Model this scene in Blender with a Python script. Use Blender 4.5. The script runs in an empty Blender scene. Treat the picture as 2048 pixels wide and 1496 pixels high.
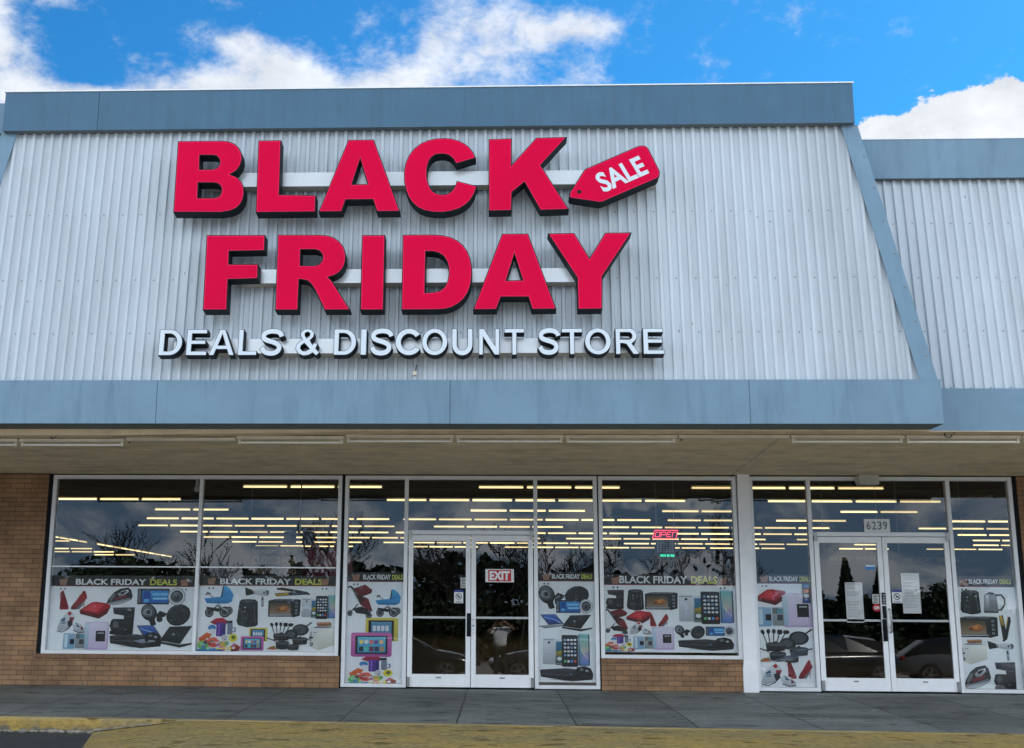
import bpy, bmesh, math, random
from mathutils import Vector, Matrix, noise
from mathutils.geometry import tessellate_polygon
R = math.radians
SC = bpy.context.scene
COL = SC.collection
rnd = random.Random(7)

# ------------------------------------------------------------------ camera
cd = bpy.data.cameras.new('camera'); cam = bpy.data.objects.new('camera', cd); COL.objects.link(cam)
cd.sensor_width = 36; cd.lens = 2365.2/2048*36; cd.shift_x = (1024-901.67)/2048; cd.shift_y = (731.995-748)/2048
cd.clip_start = .05; cd.clip_end = 3000
_p, _y, _r = R(11.782), R(-2.412), R(.407)
F_ = Vector((math.sin(_y)*math.cos(_p), math.cos(_y)*math.cos(_p), math.sin(_p)))
R_ = Vector((math.cos(_y), -math.sin(_y), 0)); U_ = R_.cross(F_)
R2 = R_*math.cos(_r)+U_*math.sin(_r); U2 = -R_*math.sin(_r)+U_*math.cos(_r)
mw = Matrix((R2, U2, -F_)).transposed().to_4x4(); mw.translation = Vector((0, -17, 1.036)); cam.matrix_world = mw
SC.camera = cam

# ------------------------------------------------------------------ light
SUN_EL, SUN_AZ = R(42), R(42)          # azimuth from +Y towards +X: behind the store, to the right
sd = Vector((math.sin(SUN_AZ)*math.cos(SUN_EL), math.cos(SUN_AZ)*math.cos(SUN_EL), math.sin(SUN_EL)))
sl = bpy.data.lights.new('sun', 'SUN'); sl.energy = 5.0; sl.angle = R(.5); sl.color = (1, .95, .87)
so = bpy.data.objects.new('sun', sl); COL.objects.link(so); so.rotation_euler = (-sd).to_track_quat('-Z', 'Y').to_euler(); so.location = (30, 20, 40)
SC.view_settings.view_transform = 'Standard'; SC.view_settings.look = 'None'; SC.view_settings.gamma = 1
SC.view_settings.exposure = EXPO = 0.85

W = bpy.data.worlds.new('World'); SC.world = W; W.use_nodes = True
def build_world():
    nt = W.node_tree; N = nt.nodes; L = nt.links
    for n in list(N): N.remove(n)
    def nd(t, **k):
        n = N.new(t)
        for a, b in k.items(): setattr(n, a, b)
        return n
    def val(x, sock):
        if isinstance(x, (int, float)): sock.default_value = x
        else: L.new(x, sock)
    def M(op, a, b=0, c=0, clamp=False):
        n = nd('ShaderNodeMath', operation=op, use_clamp=clamp)
        val(a, n.inputs[0]); val(b, n.inputs[1]); val(c, n.inputs[2]); return n.outputs[0]
    def mixc(f, a, b, mode='MIX'):
        n = nd('ShaderNodeMix', data_type='RGBA', blend_type=mode); val(f, n.inputs[0])
        for x, s in ((a, n.inputs[6]), (b, n.inputs[7])):
            if isinstance(x, tuple): s.default_value = (*x, 1)
            else: L.new(x, s)
        return n.outputs[2]
    out = nd('ShaderNodeOutputWorld'); bg = nd('ShaderNodeBackground'); bg.inputs[1].default_value = .1; L.new(bg.outputs[0], out.inputs[0])
    sky = nd('ShaderNodeTexSky', sky_type='NISHITA', sun_disc=False, sun_elevation=SUN_EL, sun_rotation=SUN_AZ, air_density=1.0, dust_density=.3, ozone_density=2.5)
    tc = nd('ShaderNodeTexCoord'); sx = nd('ShaderNodeSeparateXYZ'); L.new(tc.outputs['Generated'], sx.inputs[0])
    x, y, z = sx.outputs
    az = M('MULTIPLY', M('ARCTAN2', x, y), 57.2958); el = M('MULTIPLY', M('ARCSINE', z), 57.2958)
    mp = nd('ShaderNodeMapping'); L.new(tc.outputs['Generated'], mp.inputs[0]); mp.inputs['Scale'].default_value = (1, 1, 1.5)
    def fbm(sc, det=8, ro=.6, dist=0, off=(0, 0, 0)):
        m2 = nd('ShaderNodeVectorMath', operation='ADD'); L.new(mp.outputs[0], m2.inputs[0]); m2.inputs[1].default_value = off
        n = nd('ShaderNodeTexNoise'); n.inputs['Scale'].default_value = sc; n.inputs['Detail'].default_value = det
        n.inputs['Roughness'].default_value = ro; n.inputs['Distortion'].default_value = dist; L.new(m2.outputs[0], n.inputs['Vector']); return n.outputs[0]
    def blobs(lst):
        acc = None
        for a, e, ra, re, w in lst:
            da = M('MULTIPLY', M('SUBTRACT', az, a), 1/ra); de = M('MULTIPLY', M('SUBTRACT', el, e), 1/re)
            d = M('ADD', M('MULTIPLY', da, da), M('MULTIPLY', de, de))
            g = M('MULTIPLY', M('POWER', 2.718, M('MULTIPLY', d, -.7)), w)
            acc = g if acc is None else M('ADD', acc, g)
        return acc
    # wispy front clouds (azimuth, elevation, half widths, weight)
    front = blobs([(-25.6, 24.9, 1.9, 1.2, 1), (-22.4, 23.0, 4.2, .75, 1.15), (-17, 23.4, 4, .6, .8), (-15.4, 24.5, 2.2, 1.0, 1.1), (-13.4, 26.6, 1.5, .6, .9), (-12.2, 26.0, 1.7, .8, .9),
                   (-10.6, 25.2, 1.5, .8, .8), (-7, 24.6, 4.0, .9, 1.0), (-3.0, 26.0, 3.4, 1.5, .74), (-1, 28.3, 3.3, 1.3, .64), (2.4, 27.6, 2.4, .8, .70), (4.9, 27.5, 1.3, .6, .75), (2.4, 25.4, 2.6, 1.1, .55), (-6.5, 24.6, 4, .6, .5), (-17, 23.2, 6, .5, .5), (-25.3, 27, 1.1, 1.0, .8), (-22.3, 27.6, 1.3, .5, .5), (10.5, 29.3, 2.5, .35, .5)])
    n1 = fbm(24, 12, .66, .12, (3.1, 1.7, .4))
    cov1 = M('ADD', M('MULTIPLY', M('SUBTRACT', n1, .5), 3.0), M('SUBTRACT', front, .45))
    mr = nd('ShaderNodeMapRange', interpolation_type='SMOOTHSTEP'); L.new(cov1, mr.inputs[0]); mr.inputs[1].default_value = -.34; mr.inputs[2].default_value = 1.0
    m_front = M('MULTIPLY', mr.outputs[0], .96)
    # one crisp cumulus low on the right
    cum = blobs([(18.5, 21.5, 1.2, .9, 1.1), (20.6, 21.6, 1.4, 1.0, 1.0), (23.2, 21.9, 1.8, 1.15, 1.1), (25.8, 21.5, 2.2, 1.15, 1.1), (17.2, 20.3, 1.0, .5, .9), (22, 19.6, 7, 1.4, 1)])
    n2 = fbm(38, 10, .60, .0, (7.3, .2, 5.1))
    mr = nd('ShaderNodeMapRange', interpolation_type='SMOOTHSTEP'); L.new(M('ADD', M('MULTIPLY', M('SUBTRACT', n2, .5), 1.9), M('SUBTRACT', cum, .62)), mr.inputs[0]); mr.inputs[1].default_value = -.03; mr.inputs[2].default_value = .13
    m_cum = mr.outputs[0]
    # unseen broken cloud behind and overhead, brightened low down to light under the canopy
    back = nd('ShaderNodeMapRange', interpolation_type='SMOOTHSTEP'); L.new(y, back.inputs[0]); back.inputs[1].default_value = .35; back.inputs[2].default_value = -.15
    n3 = fbm(3.4, 9, .58, .3, (1.2, 8.8, 2.2))
    mr = nd('ShaderNodeMapRange', interpolation_type='SMOOTHSTEP'); L.new(n3, mr.inputs[0]); mr.inputs[1].default_value = .36; mr.inputs[2].default_value = .56
    m_back = M('MULTIPLY', mr.outputs[0], back.outputs[0])
    up = nd('ShaderNodeMapRange', interpolation_type='SMOOTHSTEP'); L.new(z, up.inputs[0]); up.inputs[1].default_value = .6; up.inputs[2].default_value = .8
    m_up = M('MULTIPLY', mr.outputs[0], up.outputs[0])
    blue = mixc(1.0, sky.outputs[0], SKY_TINT, 'MULTIPLY')
    # cloud brightness: thick parts a little greyer
    n4 = fbm(22, 8, .6, 0, (4, 4, 1))
    cb = nd('ShaderNodeMapRange'); L.new(n4, cb.inputs[0]); cb.inputs[1].default_value = .3; cb.inputs[2].default_value = .7; cb.inputs[3].default_value = .82; cb.inputs[4].default_value = 1.12
    cf = mixc(1.0, (CLOUD*.98, CLOUD*.99, CLOUD*1.03), (1, 1, 1), 'MULTIPLY')
    vm = nd('ShaderNodeVectorMath', operation='SCALE'); vm.inputs[0].default_value = (CLOUD*.95, CLOUD*.99, CLOUD*1.06); L.new(cb.outputs[0], vm.inputs[3])
    n5 = fbm(8, 8, .6, .4, (9, 2, 3))
    bb = nd('ShaderNodeMapRange'); L.new(n5, bb.inputs[0]); bb.inputs[1].default_value = .35; bb.inputs[2].default_value = .65; bb.inputs[3].default_value = .4; bb.inputs[4].default_value = 1.45
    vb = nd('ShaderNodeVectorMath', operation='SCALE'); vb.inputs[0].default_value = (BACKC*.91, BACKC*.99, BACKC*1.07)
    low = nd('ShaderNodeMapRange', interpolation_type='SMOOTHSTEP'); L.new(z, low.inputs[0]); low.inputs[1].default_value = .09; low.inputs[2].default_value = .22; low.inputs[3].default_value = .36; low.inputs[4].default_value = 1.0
    hi = nd('ShaderNodeMapRange', interpolation_type='SMOOTHSTEP'); L.new(z, hi.inputs[0]); hi.inputs[1].default_value = .4; hi.inputs[2].default_value = .75; hi.inputs[3].default_value = 1.0; hi.inputs[4].default_value = .22  # overhead dimmed, so the added brightness comes from the low band
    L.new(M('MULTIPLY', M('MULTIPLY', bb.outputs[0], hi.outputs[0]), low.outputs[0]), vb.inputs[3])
    n6 = fbm(13, 8, .6, .5, (2, 5, 7))
    lr = nd('ShaderNodeMapRange', interpolation_type='SMOOTHSTEP'); L.new(n6, lr.inputs[0]); lr.inputs[1].default_value = .42; lr.inputs[2].default_value = .62
    lz = nd('ShaderNodeMapRange', interpolation_type='SMOOTHSTEP'); L.new(z, lz.inputs[0]); lz.inputs[1].default_value = .1; lz.inputs[2].default_value = .2
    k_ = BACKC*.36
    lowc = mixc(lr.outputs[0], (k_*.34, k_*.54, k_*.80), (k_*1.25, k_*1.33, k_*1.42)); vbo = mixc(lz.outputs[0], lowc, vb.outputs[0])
    c = mixc(m_front, blue, vm.outputs[0]); c = mixc(m_cum, c, vm.outputs[0])
    lowm = M('MULTIPLY', back.outputs[0], M('SUBTRACT', 1, lz.outputs[0]))
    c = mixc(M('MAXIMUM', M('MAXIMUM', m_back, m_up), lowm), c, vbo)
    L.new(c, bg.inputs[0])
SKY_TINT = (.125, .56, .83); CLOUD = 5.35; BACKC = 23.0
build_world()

# ------------------------------------------------------------------ helpers
def tag(o, label=None, cat=None, group=None, kind=None):
    if label: o['label'] = label
    if cat: o['category'] = cat
    if group: o['group'] = group
    if kind: o['kind'] = kind
    return o
def thing(name, label, cat, loc=(0, 0, 0), group=None, rz=0):
    o = bpy.data.objects.new(name, None); COL.objects.link(o); o.location = loc; o.rotation_euler = (0, 0, rz); o.empty_display_size = .2
    return tag(o, label, cat, group)
def s2l(c):
    return tuple((v/12.92 if v <= .04045 else ((v+.055)/1.055)**2.4) for v in (x/255 for x in c))
def mat(name, col, rough=.6, metal=0, var=.12, vs=6, bump=0, bs=40, spec=.5, emit=None, es=1, streak=0, coat=0, sheets=0, stain=None):
    m = bpy.data.materials.new(name); m.use_nodes = True; nt = m.node_tree; b = nt.nodes['Principled BSDF']; L = nt.links
    b.inputs['Roughness'].default_value = rough; b.inputs['Metallic'].default_value = metal; b.inputs['Specular IOR Level'].default_value = spec
    b.inputs['Coat Weight'].default_value = coat
    tc = nt.nodes.new('ShaderNodeTexCoord')
    n = nt.nodes.new('ShaderNodeTexNoise'); n.inputs['Scale'].default_value = vs; n.inputs['Detail'].default_value = 7; n.inputs['Roughness'].default_value = .65
    if streak:
        mp = nt.nodes.new('ShaderNodeMapping'); mp.inputs['Scale'].default_value = (1, 1, streak); L.new(tc.outputs['Object'], mp.inputs[0]); L.new(mp.outputs[0], n.inputs['Vector'])
    else: L.new(tc.outputs['Object'], n.inputs['Vector'])
    r = nt.nodes.new('ShaderNodeMapRange'); r.inputs[1].default_value = .3; r.inputs[2].default_value = .7; r.inputs[3].default_value = 1-var; r.inputs[4].default_value = 1+var
    L.new(n.outputs[0], r.inputs[0])
    v = nt.nodes.new('ShaderNodeVectorMath'); v.operation = 'SCALE'; v.inputs[0].default_value = col; L.new(r.outputs[0], v.inputs[3]); cl = v.outputs[0]
    if sheets:                                  # each sheet of metal has weathered a little differently
        s = nt.nodes.new('ShaderNodeSeparateXYZ'); L.new(tc.outputs['Object'], s.inputs[0])
        d = nt.nodes.new('ShaderNodeMath'); d.operation = 'DIVIDE'; L.new(s.outputs[0], d.inputs[0]); d.inputs[1].default_value = sheets
        f = nt.nodes.new('ShaderNodeMath'); f.operation = 'FLOOR'; L.new(d.outputs[0], f.inputs[0])
        wn = nt.nodes.new('ShaderNodeTexWhiteNoise'); wn.noise_dimensions = '1D'; L.new(f.outputs[0], wn.inputs['W'])
        r2 = nt.nodes.new('ShaderNodeMapRange'); r2.inputs[3].default_value = .94; r2.inputs[4].default_value = 1.05; L.new(wn.outputs[0], r2.inputs[0])
        v2 = nt.nodes.new('ShaderNodeVectorMath'); v2.operation = 'SCALE'; L.new(cl, v2.inputs[0]); L.new(r2.outputs[0], v2.inputs[3]); cl = v2.outputs[0]
    if stain:                                   # drips and grime
        mp3_ = nt.nodes.new('ShaderNodeMapping'); mp3_.inputs['Scale'].default_value = stain[1]; L.new(tc.outputs['Object'], mp3_.inputs[0])
        n3 = nt.nodes.new('ShaderNodeTexNoise'); n3.inputs['Scale'].default_value = 1; n3.inputs['Detail'].default_value = 8; n3.inputs['Roughness'].default_value = .7; L.new(mp3_.outputs[0], n3.inputs['Vector'])
        r3 = nt.nodes.new('ShaderNodeMapRange'); r3.inputs[1].default_value = .50; r3.inputs[2].default_value = .78; r3.inputs[4].default_value = stain[2]; L.new(n3.outputs[0], r3.inputs[0])
        mx = nt.nodes.new('ShaderNodeMix'); mx.data_type = 'RGBA'; L.new(r3.outputs[0], mx.inputs[0]); L.new(cl, mx.inputs[6]); mx.inputs[7].default_value = (*stain[0], 1); cl = mx.outputs[2]
    L.new(cl, b.inputs['Base Color'])
    if bump:
        n2 = nt.nodes.new('ShaderNodeTexNoise'); n2.inputs['Scale'].default_value = bs; n2.inputs['Detail'].default_value = 5; L.new(tc.outputs['Object'], n2.inputs['Vector'])
        bp = nt.nodes.new('ShaderNodeBump'); bp.inputs['Strength'].default_value = bump; bp.inputs['Distance'].default_value = .01; L.new(n2.outputs[0], bp.inputs['Height']); L.new(bp.outputs[0], b.inputs['Normal'])
    if emit:
        b.inputs['Emission Color'].default_value = (*emit, 1); b.inputs['Emission Strength'].default_value = es
        m.cycles.emission_sampling = 'NONE'
    return m
class MB:
    """collects faces (several materials) and links them as one mesh object"""
    def __init__(s): s.v = []; s.f = []; s.m = []; s.c = []
    def add(s, vs, fs, mi=0, col=None):
        o = len(s.v); s.v += [tuple(v) for v in vs]
        for f in fs: s.f.append(tuple(i+o for i in f)); s.m.append(mi); s.c.append(col)
        return s
    def box(s, x0, x1, y0, y1, z0, z1, mi=0):
        v = [(x, y, z) for x in (x0, x1) for y in (y0, y1) for z in (z0, z1)]
        return s.add(v, [(0, 1, 3, 2), (4, 6, 7, 5), (0, 4, 5, 1), (2, 3, 7, 6), (0, 2, 6, 4), (1, 5, 7, 3)], mi)
    def tube(s, pts, r, n=8, mi=0, cap=True, r2=None):
        pts = [Vector(p) for p in pts]; k = len(pts); rs = [r+(0 if r2 is None else (r2-r)*i/(k-1)) for i in range(k)] if not isinstance(r, (list, tuple)) else r
        vs = []; a = None
        for i, p in enumerate(pts):
            d = (pts[min(i+1, k-1)]-pts[max(i-1, 0)]).normalized()
            if a is None: a = d.orthogonal().normalized()
            else: a = (a-d*a.dot(d)).normalized()
            b = d.cross(a)
            for j in range(n): t = 2*math.pi*j/n; vs.append(p+(a*math.cos(t)+b*math.sin(t))*rs[i])
        fs = [(i*n+j, i*n+(j+1) % n, (i+1)*n+(j+1) % n, (i+1)*n+j) for i in range(k-1) for j in range(n)]
        if cap: fs += [tuple(range(n))[::-1], tuple((k-1)*n+j for j in range(n))]
        return s.add(vs, fs, mi)
    def ell(s, c, r, n=10, m=7, mi=0):
        vs = []; fs = []
        for i in range(m+1):
            t = math.pi*i/m
            for j in range(n): p = 2*math.pi*j/n; vs.append((c[0]+r[0]*math.sin(t)*math.cos(p), c[1]+r[1]*math.sin(t)*math.sin(p), c[2]+r[2]*math.cos(t)))
        fs = [(i*n+j, i*n+(j+1) % n, (i+1)*n+(j+1) % n, (i+1)*n+j) for i in range(m) for j in range(n)]
        return s.add(vs, fs, mi)
    def build(s, name, mats, parent=None, smooth=False, loc=None, bevel=0):
        me = bpy.data.meshes.new(name); me.from_pydata(s.v, [], s.f)
        for m in (mats if isinstance(mats, (list, tuple)) else [mats]): me.materials.append(m)
        me.polygons.foreach_set('material_index', s.m)
        if any(c is not None for c in s.c):
            at = me.color_attributes.new('print', 'FLOAT_COLOR', 'CORNER')
            k = 0
            for p, c in zip(me.polygons, s.c):
                for li in p.loop_indices:
                    cc = c(me.vertices[me.loops[li].vertex_index].co) if callable(c) else c
                    at.data[li].color = (*cc, 1)
        if smooth: me.polygons.foreach_set('use_smooth', [True]*len(me.polygons))
        me.update()
        o = bpy.data.objects.new(name, me); COL.objects.link(o)
        if parent: o.parent = parent
        if loc: o.location = loc
        if bevel:
            md = o.modifiers.new('bevel', 'BEVEL'); md.width = bevel; md.segments = 2; md.limit_method = 'ANGLE'
        return o
def recalc(o):
    bm = bmesh.new(); bm.from_mesh(o.data); bmesh.ops.recalc_face_normals(bm, faces=bm.faces); bm.to_mesh(o.data); bm.free(); return o
def struct(o): return tag(o, kind='structure')
def tess(polys):
    """polys: list of 2D rings -> (flat verts, triangles)"""
    fl = [p for r in polys for p in r]
    return fl, [tuple(t) for t in tessellate_polygon([[Vector((p[0], p[1], 0)) for p in r] for r in polys])]
def area(r): return sum(r[i][0]*r[(i+1) % len(r)][1]-r[(i+1) % len(r)][0]*r[i][1] for i in range(len(r)))/2
def inset(ring, d):
    """shrinks the filled side by d: outer rings CCW shrink; pass -d for holes"""
    if area(ring) < 0: ring = ring[::-1]
    n = len(ring); out = []
    for i in range(n):
        a, b, c = Vector(ring[i-1]), Vector(ring[i]), Vector(ring[(i+1) % n])
        e1 = (b-a).normalized(); e2 = (c-b).normalized(); n1 = Vector((-e1.y, e1.x)); n2 = Vector((-e2.y, e2.x))
        m = n1+n2; l = m.length
        if l < 1e-4: out.append(tuple(b)); continue
        m /= l; k = d/max(.35, m.dot(n1)); out.append((b.x+m.x*k, b.y+m.y*k))
    return out
def text_mesh(body, offset=0.0):
    c = bpy.data.curves.new('txt', 'FONT'); c.body = body; c.offset = offset; c.resolution_u = 4
    o = bpy.data.objects.new('txt', c); COL.objects.link(o); dg = bpy.context.evaluated_depsgraph_get(); dg.update()
    me = bpy.data.meshes.new_from_object(o.evaluated_get(dg)); vs = [v.co[:2] for v in me.vertices]; fs = [tuple(p.vertices) for p in me.polygons]
    bpy.data.objects.remove(o); bpy.data.curves.remove(c); bpy.data.meshes.remove(me); return vs, fs
def text(name, body, box, y, m, parent, offset=.02, shear=0, thick=0):
    """flat lettering fitted into box (x0, z0, x1, z1) at depth y, facing -Y"""
    vs, fs = text_mesh(body, offset)
    x0 = min(v[0] for v in vs); x1 = max(v[0] for v in vs); z0 = min(v[1] for v in vs); z1 = max(v[1] for v in vs)
    f = lambda v: (box[0]+(v[0]-x0)/(x1-x0)*(box[2]-box[0])+shear*(v[1]-z0), y, box[1]+(v[1]-z0)/(z1-z0)*(box[3]-box[1]))
    b = MB(); b.add([f(v) for v in vs], fs); return b.build(name, m, parent)
def kids(o): return [c for c in bpy.data.objects if c.parent == o]
def copy_tree(o, parent=None):
    c = o.copy(); COL.objects.link(c)
    if parent: c.parent = parent
    for ch in kids(o): copy_tree(ch, c)
    return c

# ------------------------------------------------------------------ materials
def attr_mat():
    m = bpy.data.materials.new('printed_vinyl'); m.use_nodes = True; nt = m.node_tree; b = nt.nodes['Principled BSDF']
    a = nt.nodes.new('ShaderNodeAttribute'); a.attribute_name = 'print'; nt.links.new(a.outputs['Color'], b.inputs['Base Color']); b.inputs['Roughness'].default_value = .5
    return m
def glass_mat(name, wavy=0, tint=(.985, .99, .985)):
    m = bpy.data.materials.new(name); m.use_nodes = True; nt = m.node_tree; N = nt.nodes; L = nt.links
    for n in list(N): N.remove(n)
    o = N.new('ShaderNodeOutputMaterial'); mx = N.new('ShaderNodeMixShader'); t = N.new('ShaderNodeBsdfTransparent'); g = N.new('ShaderNodeBsdfGlossy'); f = N.new('ShaderNodeFresnel')
    t.inputs[0].default_value = (*tint, 1); g.inputs[0].default_value = (.95, .97, 1, 1); g.inputs['Roughness'].default_value = 0; f.inputs[0].default_value = 1.5
    k = N.new('ShaderNodeMath'); k.operation = 'MULTIPLY'; k.inputs[1].default_value = 1.8; k.use_clamp = True
    L.new(f.outputs[0], k.inputs[0]); L.new(k.outputs[0], mx.inputs[0]); L.new(t.outputs[0], mx.inputs[1]); L.new(g.outputs[0], mx.inputs[2]); L.new(mx.outputs[0], o.inputs[0])
    tc = N.new('ShaderNodeTexCoord'); mp = N.new('ShaderNodeMapping'); L.new(tc.outputs['Object'], mp.inputs[0]); mp.inputs['Scale'].default_value = (1, 1, .7)
    n = N.new('ShaderNodeTexNoise'); n.inputs['Scale'].default_value = 1.3 if not wavy else 3.2; n.inputs['Detail'].default_value = 1; L.new(mp.outputs[0], n.inputs['Vector'])
    bp = N.new('ShaderNodeBump'); bp.inputs['Strength'].default_value = 1; bp.inputs['Distance'].default_value = .0002 if not wavy else wavy; L.new(n.outputs[0], bp.inputs['Height']); L.new(bp.outputs[0], g.inputs['Normal'])
    return m
PRINT = attr_mat()
GLASS = glass_mat('plate_glass'); WAVY = glass_mat('wavy_glass', .0028)
CLAD = mat('ribbed_white_steel', (.495, .55, .595), .5, 0, .12, 2.2, .03, 25, .3, streak=.18, sheets=.906)
BLUE = mat('blue_paint_shaded', (.064, .142, .222), .5, 0, .08, 1.1, .12, 2.2, .25, stain=((.05, .10, .15), (7, 1, .7), .7))  # same blue paint as below, the upper fascia's dimmer light put into the colour
BLUE2 = mat('blue_paint_lit', (.165, .265, .352), .5, 0, .10, 1.3, .14, 2.2, .25, stain=((.10, .17, .24), (6, 1, .8), .85))  # one paint with the upper fascia, brighter light put into the colour
UNDER = mat('dark_underside', (.11, .14, .155), .6)
STUCCO = mat('tan_stucco', (.84, .68, .455), .85, 0, .16, 3.0, .25, 60, streak=1, spec=.2, stain=((.30, .24, .16), (.8, 2.6, 1), .7))
ALU = mat('satin_aluminium', (.74, .755, .77), .42, .1, .06, 5)
WHITEP = mat('white_paint', (.84, .85, .86), .5, 0, .05, 5)
BLACK = mat('black_metal', (.008, .012, .016), .6, spec=.15)
REDF = mat('red_acrylic', s2l((209, 0, 60)), .5, 0, .05, 1.5, 0, spec=.06)
REDT = mat('red_trim', s2l((238, 30, 85)), .5, 0, .02, spec=.12)
WHF = mat('white_acrylic', (.59, .66, .72), .4, 0, .03, 2)
RACE = mat('raceway_metal', (.52, .55, .57), .3, .35, .06, 2)
RACET = mat('tan_raceway', (.45, .41, .34), .5)
DARKIN = mat('dark_interior', (.02, .022, .026), .8)
CEILM = mat('dark_ceiling', (.010, .011, .013), .8)
FLOORM = mat('interior_floor', (.03, .03, .03), .5)
TUBE = mat('lit_tube', (.9, .85, .6), .5, emit=(1, .78, .38), es=1.15)
_n = TUBE.node_tree; _oi = _n.nodes.new('ShaderNodeObjectInfo'); _mr = _n.nodes.new('ShaderNodeMapRange'); _mr.inputs[3].default_value = .5; _mr.inputs[4].default_value = 1.2
_n.links.new(_oi.outputs['Random'], _mr.inputs[0]); _n.links.new(_mr.outputs[0], _n.nodes['Principled BSDF'].inputs['Emission Strength'])     # old tubes differ in brightness
TUBEOFF = mat('unlit_tube', (.85, .83, .77), .35)
CHAN = mat('cream_channel', (.66, .60, .48), .5)
SCREW = mat('weathered_screw', (.22, .24, .26), .5, .4)
RUBBER = mat('rubber', (.015, .015, .016), .8)
PAPER = mat('paper', (.74, .75, .75), .8, 0, .03)
INK = mat('ink', (.05, .05, .06), .8)
STEEL = mat('worn_steel', (.30, .30, .30), .35, .8)
def brick_mat():
    m = bpy.data.materials.new('brown_brick'); m.use_nodes = True; nt = m.node_tree; b = nt.nodes['Principled BSDF']; L = nt.links; N = nt.nodes
    tc = N.new('ShaderNodeTexCoord'); s = N.new('ShaderNodeSeparateXYZ'); c = N.new('ShaderNodeCombineXYZ'); L.new(tc.outputs['Object'], s.inputs[0])
    ad = N.new('ShaderNodeMath'); ad.operation = 'ADD'; L.new(s.outputs[0], ad.inputs[0]); L.new(s.outputs[1], ad.inputs[1])
    L.new(ad.outputs[0], c.inputs[0]); L.new(s.outputs[2], c.inputs[1])
    t = N.new('ShaderNodeTexBrick'); L.new(c.outputs[0], t.inputs['Vector']); t.inputs['Scale'].default_value = 1
    t.inputs['Brick Width'].default_value = .205; t.inputs['Row Height'].default_value = .0675; t.inputs['Mortar Size'].default_value = .005; t.inputs['Mortar Smooth'].default_value = .3; t.inputs['Bias'].default_value = -.1
    t.inputs['Color1'].default_value = (.325, .182, .09, 1); t.inputs['Color2'].default_value = (.235, .13, .066, 1); t.inputs['Mortar'].default_value = (.10, .068, .048, 1)
    n = N.new('ShaderNodeTexNoise'); n.inputs['Scale'].default_value = 2.5; n.inputs['Detail'].default_value = 8; L.new(tc.outputs['Object'], n.inputs['Vector'])
    r = N.new('ShaderNodeMapRange'); r.inputs[1].default_value = .3; r.inputs[2].default_value = .7; r.inputs[3].default_value = .72; r.inputs[4].default_value = 1.25; L.new(n.outputs[0], r.inputs[0])
    v = N.new('ShaderNodeVectorMath'); v.operation = 'SCALE'; L.new(t.outputs[0], v.inputs[0]); L.new(r.outputs[0], v.inputs[3]); L.new(v.outputs[0], b.inputs['Base Color'])
    bp = N.new('ShaderNodeBump'); bp.invert = True; bp.inputs['Strength'].default_value = .5; bp.inputs['Distance'].default_value = .006; L.new(t.outputs['Fac'], bp.inputs['Height']); L.new(bp.outputs[0], b.inputs['Normal'])
    b.inputs['Roughness'].default_value = .85; return m
BRICK = brick_mat()
SILLB = mat('rowlock_brick', (.20, .11, .06), .85, 0, .25, 9, .2, 30)
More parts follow.
